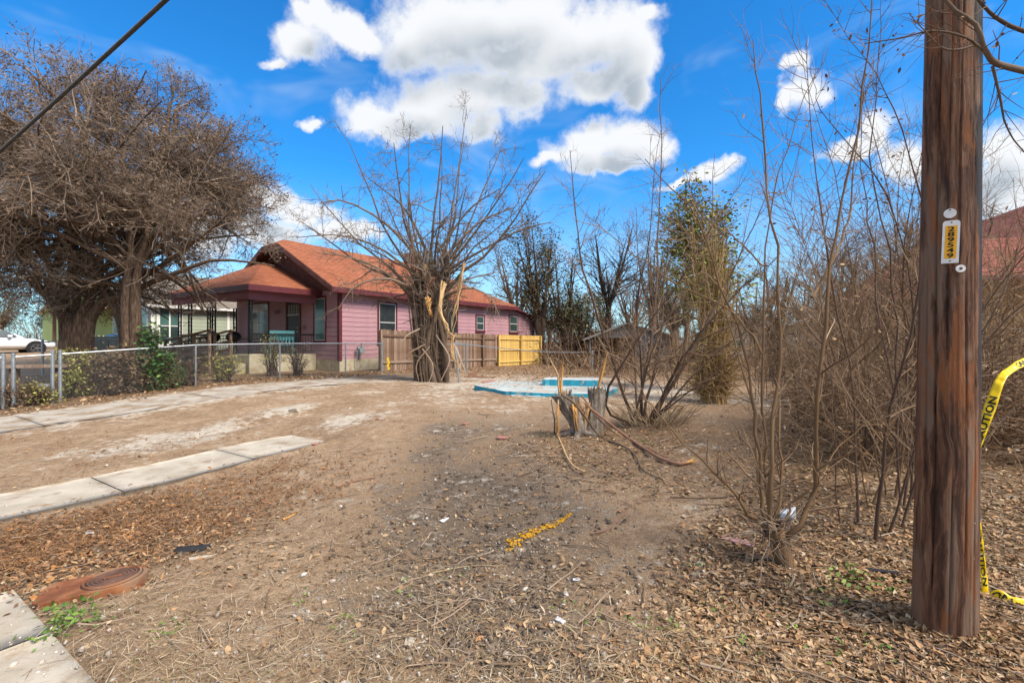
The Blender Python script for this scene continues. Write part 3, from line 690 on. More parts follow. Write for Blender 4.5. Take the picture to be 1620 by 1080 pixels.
    # house number
    cu = bpy.data.curves.new('num', 'FONT'); cu.body = '1227'; cu.size = .26; cu.extrude = .006; cu.space_character = 1.05
    to = bpy.data.objects.new('num', cu); COL.objects.link(to); dg = bpy.context.evaluated_depsgraph_get(); dg.update()
    me = bpy.data.meshes.new_from_object(to.evaluated_get(dg)); bpy.data.objects.remove(to)
    me.transform(Matrix.Rotation(R(90), 4, 'X')); me.materials.clear(); me.name = 'house_number'
    o = obj('house_number', me, M['iron'], h, (0, WID - (WID - 4.95) , 0)); o.location = (-.04, 4.95, 2.62); o.rotation_euler = (0, 0, fr)
    # gas meter on the side wall
    g = MB(); g.cyl((.95, -.24, .88), (0, 1, 0), .13, .16, 16).tube([(.75, -.2, -.1), (.75, -.2, 1.02), (.80, -.22, 1.12), (.88, -.24, 1.08), (.9, -.24, .95)], .02, 6).tube([(1.02, -.24, .95), (1.03, -.2, 1.15), (1.12, -.12, 1.2), (1.12, -.02, 1.2)], .02, 6).cyl((.78, -.24, 1.0), (1, 0, 0), .06, .1, 10).cyl((1.03, -.24, 1.02), (0, 0, 1), .06, .10, 10)
    g.build('gas_meter', M['metergrey'], h)
    return h
pink_house()

def porch_items():
    def loc(x, y, z): v = Matrix.Rotation(LOTROT, 3, 'Z') @ Vector((x, y, 0)); return (HX + v.x, HY + v.y, HZ + z)
    b = thing('porch_bench', 'teal painted wooden bench on the porch before the black door', 'bench', loc(-1.5, 1.98, .75), LOTROT + math.pi)
    MB().box(-.55, .55, .16, .20, .60, 1.0).build('back_panel', M['teal'], b)
    for i in range(7): MB().box(-.54 + i * .17, -.46 + i * .17, .165, .195, .40, .60).build('slat', M['teal'], b)
    MB().box(-.55, .55, -.30, .16, .38, .42).build('seat', M['teal'], b)
    for x in (-.52, .46):
        for y in (-.28, .12): MB().box(x, x + .06, y, y + .06, 0, .38).build('leg', M['teal'], b)
    # things piled on the porch
    for i, (x, y, rr) in enumerate(((-2.2, 6.3, .33), (-2.3, 4.2, .30))):
        lab = ('rounded black kettle grill standing left on the shaded porch', 'rounded black kettle grill near the double front window')[i]
        k = thing('kettle_grill', lab, 'grill', loc(x, y, .75), .4 + i, 'grills on the porch')
        a = np.linspace(0, math.pi, 9); ring = []
        vv = []; ff = []
        for j, t in enumerate(a):
            for s in range(14): vv.append((rr * math.sin(t) * math.cos(s * 2 * math.pi / 14), rr * math.sin(t) * math.sin(s * 2 * math.pi / 14), .75 + rr * .8 * math.cos(t)))
        for j in range(8):
            for s in range(14): ff.append((j * 14 + s, j * 14 + (s + 1) % 14, (j + 1) * 14 + (s + 1) % 14, (j + 1) * 14 + s))
        obj('bowl', mesh('bowl', vv, ff, True), M['iron'], k)
        for q in range(3): MB().tube([(.12 * math.cos(q * 2.1), .12 * math.sin(q * 2.1), .6), (.3 * math.cos(q * 2.1), .3 * math.sin(q * 2.1), 0)], .012, 5).build('leg', M['iron'], k)
    # wooden ramp
    r = thing('wooden_ramp', 'bare lumber access ramp with railings beside the porch', 'ramp', loc(0, 0, 0), LOTROT)
    def zz(y): return .72 - .58 * (y - 2.0) / 5.2
    for i in range(26):
        y = 2.0 + i * .2
        MB().box(-4.2, -3.5, y, y + .18, zz(y) - .04, zz(y)).build('deck_board', M['rampwood'], r)
    for x in (-4.26, -3.49):
        for y in (2.05, 3.3, 4.6, 5.9, 7.15): MB().box(x, x + .09, y, y + .09, -.4, zz(y) + .98).build('post', M['rampwood'], r)
        MB().add([(x - .03, 1.9, zz(1.9) + .98), (x + .12, 1.9, zz(1.9) + .98), (x + .12, 7.4, zz(7.4) + 1.02), (x - .03, 7.4, zz(7.4) + 1.02), (x - .03, 1.9, zz(1.9) + 1.03), (x + .12, 1.9, zz(1.9) + 1.03), (x + .12, 7.4, zz(7.4) + 1.07), (x - .03, 7.4, zz(7.4) + 1.07)],
                 [(3, 2, 1, 0), (4, 5, 6, 7), (0, 1, 5, 4), (1, 2, 6, 5), (2, 3, 7, 6), (3, 0, 4, 7)]).build('handrail', M['rampwood'], r)
        for zq in (.22, .52):
            MB().add([(x + .02, 2, zz(2) + zq), (x + .06, 2, zz(2) + zq), (x + .06, 7.3, zz(7.3) + zq), (x + .02, 7.3, zz(7.3) + zq), (x + .02, 2, zz(2) + zq + .12), (x + .06, 2, zz(2) + zq + .12), (x + .06, 7.3, zz(7.3) + zq + .12), (x + .02, 7.3, zz(7.3) + zq + .12)],
                     [(3, 2, 1, 0), (4, 5, 6, 7), (0, 1, 5, 4), (1, 2, 6, 5), (2, 3, 7, 6), (3, 0, 4, 7)]).build('rail', M['rampwood'], r)
    for i in range(12):
        y = 4.6 + i * .22
        MB().box(-4.29, -4.262, y, y + .14, zz(y) - .12, zz(y) + .80).build('picket', M['rampwood'], r)
porch_items()

# ------------------------------------------------------------------ other houses
def simple_house(name, label, d, l, z, nd, nl, base, eave, ridge, wallmat, roofmat, wins, expo=.2, ridge_axis='x', front=True, side=True, trim='white', over=.4, rot=LOTROT):
    """house in the lot frame: depth nd, width nl, near right corner at (d,l)"""
    X, Y = xy(d, l)
    h = thing(name, label, 'house', (X, Y, z), rot)
    MB().box(0, nd, 0, nl, -.8, base).build('foundation', M['found'], h)
    s = facade(h, (0, .0, 0), 0, [(0, base), (nd, base), (nd, eave), (0, eave)], wallmat)
    f = facade(h, (0, nl, 0), -math.pi / 2, [(.0, base), (nl, base), (nl, eave)] + ([(nl / 2, ridge)] if ridge_axis == 'x' else []) + [(0, eave)], wallmat)
    if side: siding(s, nd, base, eave, wallmat, expo)
    if front:
        siding(f, nl, base, eave, wallmat, expo)
        if ridge_axis == 'x':
            k = (ridge - eave) / (nl / 2); siding(f, nl, eave, ridge - .15, wallmat, expo, cut=lambda q: ((q - eave) / k, nl - (q - eave) / k))
    facade(h, (nd, 0, 0), math.pi / 2, [(0, base), (nl, base), (nl, eave), (0, eave)], wallmat)
    facade(h, (nd, nl, 0), math.pi, [(0, base), (nd, base), (nd, eave), (0, eave)], wallmat)
    o = over
    if ridge_axis == 'x':
        ze = eave - o * (ridge - eave) / (nl / 2) + .06
        roof_slab('roof', [(-o, -o, ze), (nd + o, -o, ze), (nd + o, nl / 2, ridge + .06), (-o, nl / 2, ridge + .06), (-o, nl + o, ze), (nd + o, nl + o, ze)], [(0, 1, 2, 3), (3, 2, 5, 4)], .12, roofmat, h, M[trim])
    else:
        ze = eave - o * (ridge - eave) / (nd / 2) + .06
        roof_slab('roof', [(-o, -o, ze), (nd / 2, -o, ridge + .06), (nd / 2, nl + o, ridge + .06), (-o, nl + o, ze), (nd + o, -o, ze), (nd + o, nl + o, ze)], [(0, 1, 2, 3), (1, 4, 5, 2)], .12, roofmat, h, M[trim])
    for (face, u0, u1, z0, z1, c) in wins:
        if face == 's': window(h, (0, 0, 0), 0, u0, u1, z0, z1, M[trim], M[trim], M['tealglass'], M['glass'], cols=c, tw=.11)
        else: window(h, (0, nl, 0), -math.pi / 2, u0, u1, z0, z1, M[trim], M[trim], M['tealglass'], M['glass'], cols=c, tw=.11)
    return h
sage = simple_house('sage_house', 'pale sage green house with white trimmed windows behind the porch', 10.2, 29.0, .62, 11, 3.6, .45, 3.15, 4.7, M['sage'], M['greyshingle'],
                    [('s', .35, 1.3, .9, 2.75, 2), ('s', 4.9, 5.7, 1.2, 2.6, 1), ('f', .5, 3.2, .9, 2.75, 2), ('s', 8.1, 9.0, 1.2, 2.6, 1)])
MB().box(-.02, .14, -.05, -.028, .45, 3.15).build('corner_board', M['white'], sage)
MB().box(3.7, 3.82, -.06, -.03, .45, 3.15).build('corner_board', M['white'], sage)
mbx = MB().box(4.05, 4.6, -.22, -.03, .9, 1.9).build('meter_box', M['metergrey'], sage)
MB().box(4.2, 4.45, -.228, -.221, 1.3, 1.55).build('warning_label', M['plate'], mbx)
MB().box(4.22, 4.43, -.234, -.229, 1.43, 1.54).build('warning_band', M['red'], mbx)
lime = simple_house('lime_house', 'bright lime green clapboard house far behind the big tree', 14, 44.0, 1.1, 12, 22, .4, 3.4, 6.0, M['lime'], M['greyshingle'],
                    [('s', 1.0, 2.0, 1.1, 2.6, 1), ('s', 7.5, 8.6, 1.1, 2.6, 1), ('f', 19.2, 20.4, 1.1, 2.6, 1), ('f', 9.2, 10.4, 1.1, 2.6, 1)])
for i in range(5): MB().box(-2.2, -1.98, 1.2 + i * 1.9, 1.42 + i * 1.9, 0, 2.9).build('porch_post', M['rampwood'], lime)
roof_slab('porch_roof', [(-2.5, .6, 2.95), (.1, .6, 3.25), (.1, 9, 3.25), (-2.5, 9, 2.95)], [(0, 1, 2, 3)], .12, M['greyshingle'], lime, M['rampwood'])
peach = simple_house('peach_house', 'peach clapboard house with red shingle roof behind the utility pole', 18.5, -9.4, .1, 9, 7, .5, 3.0, 5.6, M['peach'], M['redshingle'], [('f', 2.8, 4.0, 1.2, 2.6, 1)], expo=.13, trim='gable', over=.3, rot=LOTROT + .33)
roof_slab('porch_roof', [(-1.1, -.5, 3.02), (-.01, -.5, 4.05), (-.01, 7.4, 4.05), (-1.1, 7.4, 3.02)], [(0, 1, 2, 3)], .10, M['redshingle'], peach, M['gable'])
for y in (.1, 3.4): MB().box(-1.0, -.86, y, y + .14, -.3, 2.98).build('porch_post', M['peach'], peach)
tan1 = simple_house('tan_house', 'low tan house with white rake boards beyond the plank fence', 37, -3.0, -.2, 9, 7, .3, 2.3, 3.7, M['tan'], M['greyshingle'], [('f', 3, 4.2, .9, 2.0, 1)], front=False, side=False)
tan2 = simple_house('tan_house', 'second tan house with grey roof farther back along the fence', 46, 3.5, -.2, 9, 7, .3, 2.5, 4.1, M['tan'], M['greyshingle'], [('f', 3, 4.2, .9, 2.0, 1)], front=False, side=False)

def grey_shed():
    X0, Y0 = 4.55, 28.2
    s = thing('grey_shed', 'weathered grey gabled shed with dark open front beyond the lot', 'shed', (X0, Y0, .0), R(-6))
    Wd, Dp, e, ap = 5.0, 4.5, 1.85, 2.62
    # front: open bay left, boarded wall right
    MB().prism([(0, e), (Wd, e), (Wd * .42, ap)], 0, .06, 'y').build('gable_wall', M['shedgrey'], s)
    for i in range(14):
        x = 2.7 + i * .165
        MB().box(x, x + .158, -.02 + .008 * (i % 2), .03, -.3, e - .004).build('board', M['shedgrey'], s)
    for x in (0, 2.6): MB().box(x, x + .1, -.03, .07, -.3, e).build('post', M['shedgrey'], s)
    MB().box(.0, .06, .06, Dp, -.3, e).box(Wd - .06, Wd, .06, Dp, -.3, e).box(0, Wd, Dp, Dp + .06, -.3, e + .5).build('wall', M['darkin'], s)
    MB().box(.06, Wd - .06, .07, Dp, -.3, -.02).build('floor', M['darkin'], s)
    window(s, (0, -.022, 0), 0, 3.2, 4.2, .85, 1.5, M['shedgrey'], M['shedgrey'], M['screen'], tw=.06)
    roof_slab('roof', [(-.35, -.4, e - .08), (Wd * .42, -.4, ap + .1), (Wd * .42, Dp + .3, ap + .1), (-.35, Dp + .3, e - .08), (Wd + .4, -.4, e - .05), (Wd + .4, Dp + .3, e - .05)], [(0, 1, 2, 3), (1, 4, 5, 2)], .08, M['greyshingle'], s, M['shedgrey'])
grey_shed()

# ------------------------------------------------------------------ fences
def fence_frame(l): return xy(0, l)
def chain_fence(name, label, d0, d1, l, zfun, posts, group=None, hgt=1.2, axis='d'):
    """posts: list of positions along; rail on top; diamond mesh of real wires per bay"""
    X, Y = xy(d0, l) if axis == 'd' else xy(l, d0)
    rz = LOTROT if axis == 'd' else LOTROT + math.pi / 2
    z0 = zfun(d0)
    h = thing(name, label, 'fence', (X, Y, z0), rz, group)
    for i, p in enumerate(posts):
        x = p - d0; g = zfun(p) - z0; big = i in (0, len(posts) - 1)
        mb = MB().tube([(x, 0, g - .2), (x, 0, g + hgt + (.05 if big else .01))], .038 if big else .026, 10)
        po = mb.build('post', M['galv'], h)
        MB().tube([(x, 0, g + hgt + .045), (x, 0, g + hgt + .085), (x, 0, g + hgt + .10)], [.046, .046, .012], 10).build('cap', M['galv'], po) if big else None
    pts = [(p - d0, 0, zfun(p) - z0 + hgt) for p in posts]
    MB().tube(pts, .021, 8).build('top_rail', M['galv'], h)
    for a, b_ in zip(posts[:-1], posts[1:]):
        x0, x1 = a - d0, b_ - d0; n = max(2, int((x1 - x0) / .066)); P = []
        g0, g1 = zfun(a) - z0, zfun(b_) - z0; zt = hgt - .02; span = (zt - .04)
        for k in range(-int(span / .066), n + 1):
            for s in (1, -1):
                xa = x0 + k * .066; xb = xa + span
                ta, tb = max(x0, xa), min(x1, xb)
                if tb <= ta: continue
                za, zb = .04 + (ta - xa), .04 + (tb - xa)
                if s < 0: za, zb = zt + .04 - za, zt + .04 - zb
                gg = lambda q: g0 + (g1 - g0) * (q - x0) / (x1 - x0)
                P.append([(ta, -.028 - .004 * s, za + gg(ta)), (tb, -.028 - .004 * s, zb + gg(tb))])
        P = np.array(P); v, f = tubes(P, np.full(P.shape[:2], .0017), 3)
        o = obj('wire_mesh', mesh('wire_mesh', v, f), M['wire'], h); o['kind'] = 'stuff'
    return h
gz = lambda l: (lambda d: float(hs(*xy(d, l))) + .0)
chain_fence('chain_link_fence', 'galvanised chain link fence running along the driveway before the pink house', 3.7, 13.95, 15.95, gz(15.95), [3.7, 6.75, 9.4, 12.1, 13.95])
chain_fence('chain_link_gate', 'chain link gate beside the fence corner near the white car', 2.88, 3.56, 15.95, gz(15.95), [2.88, 3.56])
chain_fence('chain_link_fence', 'short chain link run left of the gate at the photo edge', -.6, 2.72, 15.98, gz(15.98), [-.6, 2.72])
chain_fence('chain_link_fence', 'chain link fence farther back behind the big brown tree', 5.0, 13.5, 23.6, gz(23.6), [5.0, 7.8, 10.6, 13.5])
chain_fence('chain_link_fence', 'short chain link piece half buried behind the vine covered tree trunk', 14.1, 16.0, 13.0, gz(13.0), [14.1, 16.0])

def lean_fence():
    """the sagging remains of the wire fence: a leaning post, a long loose rail, a far post"""
    a = G(728, 603); t = thing('leaning_fence_post', 'leaning galvanised fence post with loose top rail near the blue slab', 'fence', tuple(a))
    MB().tube([(0, 0, -.2), (-.10, 0, .6), (-.20, 0, 1.25)], .03, 8).build('post', M['galv'], t)
    e = W(937, 557, 25.5) - a
    pts = [np.array((-.2, 0, 1.25)) * (1 - k) + e * k + np.array((0, 0, -.12 * math.sin(k * math.pi))) for k in np.linspace(0, 1, 12)]
    MB().tube(pts, .018, 6).build('loose_rail', M['galv'], t)
    b_ = W(937, 584, 25.5); t2 = thing('bare_fence_post', 'lone pale fence post standing before the grey shed', 'post', (b_[0], b_[1], float(hz(b_[0], b_[1]))))
    MB().tube([(0, 0, -.3), (.01, 0, 1.1)], .05, 8).build('post', M['galv'], t2)
    MB().tube([(.01, 0, 1.1), (.01, 0, 1.13)], [.06, .02], 8).build('cap', M['galv'], t2)
lean_fence()

def plank_fence(name, label, d0, d1, l, hgt, m, step, seed, rails, postm=None, z=None, rz=None, wobble=.02):
    r = random.Random(seed); X, Y = xy(d0, l); zf = gz(l) if z is None else (lambda d: z)
    h = thing(name, label, 'fence', (X, Y, zf(d0)), LOTROT if rz is None else rz)
    ms = []
    for k in range(4):
        hh = hgt * (1 + r.uniform(-.012, .012)); w = step * (.94 + .012 * k)
        mb = MB().prism([(0, 0), (w, 0), (w, hh - .03), (w - .03, hh), (.03, hh), (0, hh - .03)], 0, .02, 'y'); me = mesh('picket', mb.v, mb.f); me.materials.append(m); ms.append(me)
    n = int((d1 - d0) / step)
    for i in range(n):
        o = obj('picket', ms[r.randrange(4)], None, h, (i * step, -.006 + r.uniform(0, .010), zf(d0 + i * step) - zf(d0) - .06 + r.uniform(-wobble, wobble)))
        o.rotation_euler = (0, r.uniform(-.008, .008), 0)
    for zz_ in rails:
        a, b_ = 0, n * step; g = zf(d1) - zf(d0)
        MB().add([(a, -.055, zz_), (b_, -.055, zz_ + g), (b_, -.012, zz_ + g), (a, -.012, zz_), (a, -.055, zz_ + .09), (b_, -.055, zz_ + .09 + g), (b_, -.012, zz_ + .09 + g), (a, -.012, zz_ + .09)],
                 [(3, 2, 1, 0), (4, 5, 6, 7), (0, 1, 5, 4), (1, 2, 6, 5), (2, 3, 7, 6), (3, 0, 4, 7)]).build('rail', m, h)
    k = 0.0
    while k < d1 - d0 + .1:
        g = zf(d0 + k) - zf(d0); MB().box(k - .02, k + .08, -.15, -.058, g - .3, g + hgt * .97).build('post', postm or m, h); k += 2.4
    return h
plank_fence('weathered_fence', 'weathered grey brown picket fence beside the pink house', 13.9, 22.5, 16.1, 1.85, M['oldwood'], .145, 3, (.35, 1.5), wobble=.03)
plank_fence('new_pine_fence', 'new yellow pine fence panel at the back of the pink house', 22.6, 27.7, 16.1, 1.86, M['newwood'], .145, 5, (.18, .88, 1.52), wobble=.006)
plank_fence('dark_plank_fence', 'dark plank fence in shade between the yellow panel and shed', 28.2, 31.5, 12.6, 1.7, M['oldwood'], .145, 6, (.35, 1.35))
plank_fence('brown_plank_fence', 'long brown plank fence at the back right of the lot', 21.0, 33.0, 1.0, 1.55, M['oldwood'], .15, 8, (.3, 1.2), z=-.12, rz=R(18))

def cream_pickets():
    X, Y = xy(13.0, 46.0)
    h = thing('cream_picket_fence', 'cream painted picket fence behind the white car', 'fence', (X, Y, 1.05), LOTROT - .25)
    mb = MB().prism([(0, 0), (.09, 0), (.09, 1.0), (.045, 1.08), (0, 1.0)], 0, .025, 'y'); me = mesh('picket', mb.v, mb.f); me.materials.append(M['cream'])
    for i in range(22): obj('picket', me, None, h, (-2.0 + i * .26, 0, 0))
    for z in (.3, .8): MB().box(-2, 3.7, .027, .07, z, z + .09).build('rail', M['cream'], h)
    MB().box(3.72, 3.95, -.05, .18, 0, 1.25).build('post', M['cream'], h)
cream_pickets()

# ------------------------------------------------------------------ the white car
def white_car():
    nx, ny = -25.9, 27.2; L = 4.65
    X, Y = nx - DX * L, ny - DY * L
    z = float(hs(X + 1, Y + 1)) - .0
    c = thing('parked_car', 'white parked sedan nosing past the big tree trunk', 'car', (X, Y, z), LOTROT)
    W2 = .9
    # stations along x: (x, sill z, beltline z, half width)
    st = [(.0, .42, .78, .70), (.12, .30, .92, .80), (.7, .26, .98, .88), (1.4, .24, .96, W2), (2.4, .24, .94, W2), (3.2, .24, .92, W2), (3.9, .25, .84, .88), (4.4, .28, .72, .80), (4.62, .36, .60, .66)]
    v = []; f = []
    for (x, a, b_, w) in st: v += [(x, -w * .94, a), (x, -w, (a + b_) / 2), (x, -w * .96, b_ - .05), (x, -w * .86, b_), (x, w * .86, b_), (x, w * .96, b_ - .05), (x, w, (a + b_) / 2), (x, w * .94, a)]
    for i in range(len(st) - 1):
        for k in range(8): f.append((i * 8 + k, (i + 1) * 8 + k, (i + 1) * 8 + (k + 1) % 8, i * 8 + (k + 1) % 8))
    f.append(tuple(range(8))); f.append(tuple((len(st) - 1) * 8 + k for k in range(7, -1, -1)))
    body = obj('body', mesh('body', v, f, True), M['carpaint'], c)
    body.modifiers.new('s', 'SUBSURF').levels = 1; body.modifiers['s'].render_levels = 2
    # cabin
    cs = [(.35, .93, .74, .95), (1.1, .93, .80, 1.36), (1.9, .93, .82, 1.46), (2.5, .93, .80, 1.42), (3.45, .90, .76, .93)]
    v = []; f = []
    for (x, b_, w, t) in cs:
        tw = w * (.76 if t > 1.1 else .98); v += [(x, -w, b_ - .02), (x, -tw, t), (x, tw, t), (x, w, b_ - .02)]
    for i in range(len(cs) - 1):
        for k in range(3): f.append((i * 4 + k, (i + 1) * 4 + k, (i + 1) * 4 + k + 1, i * 4 + k + 1))
    f += [(0, 1, 2, 3), (19, 18, 17, 16)]
    roof = obj('roof', mesh('roof', v, f, True), M['carpaint'], c); m = roof.modifiers.new('s', 'SUBSURF'); m.levels = 1; m.render_levels = 2
    for s in (-1, 1):
        for (a, b_) in ((.95, 1.72), (1.80, 2.62)):
            y0, y1 = .80, .665
            q = [(a + .05, s * (y0 + .035), .95), (b_ + (.42 if b_ > 2 else 0), s * (y0 + .03), .95), (b_ - (.02 if b_ > 2 else 0), s * (y1 + .045), 1.30), (a + .12, s * (y1 + .045), 1.31)]
            q2 = [(x, y - s * .03, z_) for x, y, z_ in q]
            MB().add(q + q2, [(0, 1, 2, 3), (7, 6, 5, 4), (0, 4, 5, 1), (1, 5, 6, 2), (2, 6, 7, 3), (3, 7, 4, 0)]).build('side_window', M['glass'], c)
        MB().box(2.62, 2.80, s * .88 - .02, s * .88 + s * .16, .93, 1.06).build('mirror', M['carpaint'], c, bevel=.03)
        MB().box(1.85, 2.05, s * .895 - .02, s * .895 + .02, .80, .835).build('door_handle', M['carpaint'], c)
        MB().add([(4.25, s * .80, .62), (4.56, s * .62, .58), (4.52, s * .62, .68), (4.15, s * .84, .74)], [(0, 1, 2, 3)]).build('headlight', M['lamp'], c)
        for x in (.85, 3.72):
            MB().cyl((x, s * .845, .36), (0, 1, 0), .40, .14, 24).build('wheel_arch', M['tyre'], c)
            w = MB().cyl((x, s * .83, .34), (0, 1, 0), .34, .23, 24).build('wheel', M['tyre'], c)
            rim = MB()
            for k in range(5):
                t = k * 2 * math.pi / 5; rim.tube([(x, s * .955, .34), (x + .21 * math.cos(t), s * .952, .34 + .21 * math.sin(t))], .035, 5)
            rim.tube([(x + .22 * math.cos(t), s * .948, .34 + .22 * math.sin(t)) for t in np.linspace(0, 2 * math.pi, 20)], .02, 5).build('rim', M['rim'], w)
white_car()

def yard_bits():
    p = W(52, 556, 12.6); t = thing('plank_bench', 'rough dark plank bench behind the chain link gate', 'bench', (p[0], p[1], float(hs(p[0], p[1]))), R(20))
    MB().box(-.75, .75, -.18, .18, .84, .92).build('plank', M['oldwood'], t)
    for x in (-.45, .42): MB().box(x, x + .16, -.08, .08, -.1, .84).build('leg', M['oldwood'], t)
    p = W(172, 552, 20.0); t = thing('storage_crate', 'pale green wooden crate between the two tree trunks', 'crate', (p[0], p[1], float(hs(p[0], p[1]))), LOTROT)
    for i in range(6): MB().box(-.75 + i * .25, -.52 + i * .25, -.02, .02, 0, 1.15).build('board', M['sage'], t)
    MB().box(-.8, .76, -.04, .8, 1.152, 1.20).build('lid', M['sage'], t); MB().box(-.75, .73, .03, .78, 0, 1.14).build('body', M['shedgrey'], t)
    p = W(178, 530, 27.0); t = thing('blue_barrel', 'blue plastic barrel seen through the tree arch', 'barrel', (p[0], p[1], float(hs(p[0], p[1]))))
    MB().tube([(0, 0, 0), (0, 0, .2), (0, 0, .5), (0, 0, .8), (0, 0, .95), (0, 0, .97)], [.27, .30, .31, .30, .27, .20], 16).build('drum', M['bluebarrel'], t, smooth_=False)
    MB().tube([(0, 0, .972), (0, 0, 1.0)], .06, 8).build('bung', M['blackcloth'], t)
yard_bits()

# ------------------------------------------------------------------ trees and shrubs
UP = np.array((0, 0, 1.0))
def norm(a): return a / (np.linalg.norm(a, axis=-1, keepdims=True) + 1e-9)
def bez(pts, K):
    """smooth path through given points (Catmull-Rom), K samples"""
    p = np.asarray(pts, float)
    if len(p) == 2: return np.linspace(p[0], p[1], K)
    q = np.vstack([2 * p[0] - p[1], p, 2 * p[-1] - p[-2]]); t = np.linspace(0, len(p) - 1 - 1e-6, K); i = t.astype(int); u = (t - i)[:, None]
    a, b_, c, d = q[i], q[i + 1], q[i + 2], q[i + 3]
    return .5 * (2 * b_ + (c - a) * u + (2 * a - 5 * b_ + 4 * c - d) * u ** 2 + (3 * b_ - a - 3 * c + d) * u ** 3)
def wob(P, amp, r):
    """kink a set of paths"""
    n = r.normal(0, 1, P.shape) * amp; n[:, 0] = 0; return P + np.cumsum(n, axis=1) * .5
def spawn(r, P, Rr, n, t0, t1, a0, a1, l0, l1, K, wobble, trop, rs=.7, rmin=.003, rmax=9, keep=None, tip=.35, taper=True):
    """children along every parent path"""
    N, Kp, _ = P.shape
    idx = np.repeat(np.arange(N), n); m = len(idx); t = r.uniform(t0, t1, m) * (Kp - 1); i = np.minimum(t.astype(int), Kp - 2); u = (t - i)[:, None]
    p = P[idx, i] * (1 - u) + P[idx, i + 1] * u; T = norm(P[idx, i + 1] - P[idx, i]); rad = Rr[idx, i] * (1 - u[:, 0]) + Rr[idx, i + 1] * u[:, 0]
    q = norm(np.cross(T, norm(r.normal(0, 1, (m, 3))))); a = r.uniform(a0, a1, m)[:, None]
    d = norm(np.cos(a) * T + np.sin(a) * q); L = r.uniform(l0, l1, m) * (1 - .45 * (t / (Kp - 1)) if taper else 1)
    out = [p]; step = (L / (K - 1))[:, None]
    for k in range(K - 1):
        d = norm(d + r.normal(0, wobble, (m, 3)) + np.asarray(trop)[None]); p = p + d * step; out.append(p)
    C = np.stack(out, 1); r0 = np.clip(rad * rs, rmin, rmax); RR = r0[:, None] * np.linspace(1, tip, K)[None]
    if keep is not None: g = keep(C[:, -1]); C, RR = C[g], RR[g]
    return C, RR
def rad(P, r0, r1): return np.linspace(r0, r1, P.shape[1])[None] * np.ones((len(P), 1))
def leaves_on(r, P, n, size, spread, tv=LEAF_V, tf=LEAF_F):
    N, K, _ = P.shape; m = N * n; idx = np.repeat(np.arange(N), n); t = r.uniform(.25, 1, m) * (K - 1); i = np.minimum(t.astype(int), K - 2); u = (t - i)[:, None]
    p = P[idx, i] * (1 - u) + P[idx, i + 1] * u + r.normal(0, spread, (m, 3))
    return scatter(tv, tf, p, rotmats(r.uniform(0, 6.28, m), r.normal(.5, .7, m), r.normal(0, .7, m)), r.uniform(size * .6, size * 1.3, m))
def part(name, parts, m, parent, sm=False):
    v, f = join(parts); return obj(name, mesh(name, v, f, sm), m, parent)

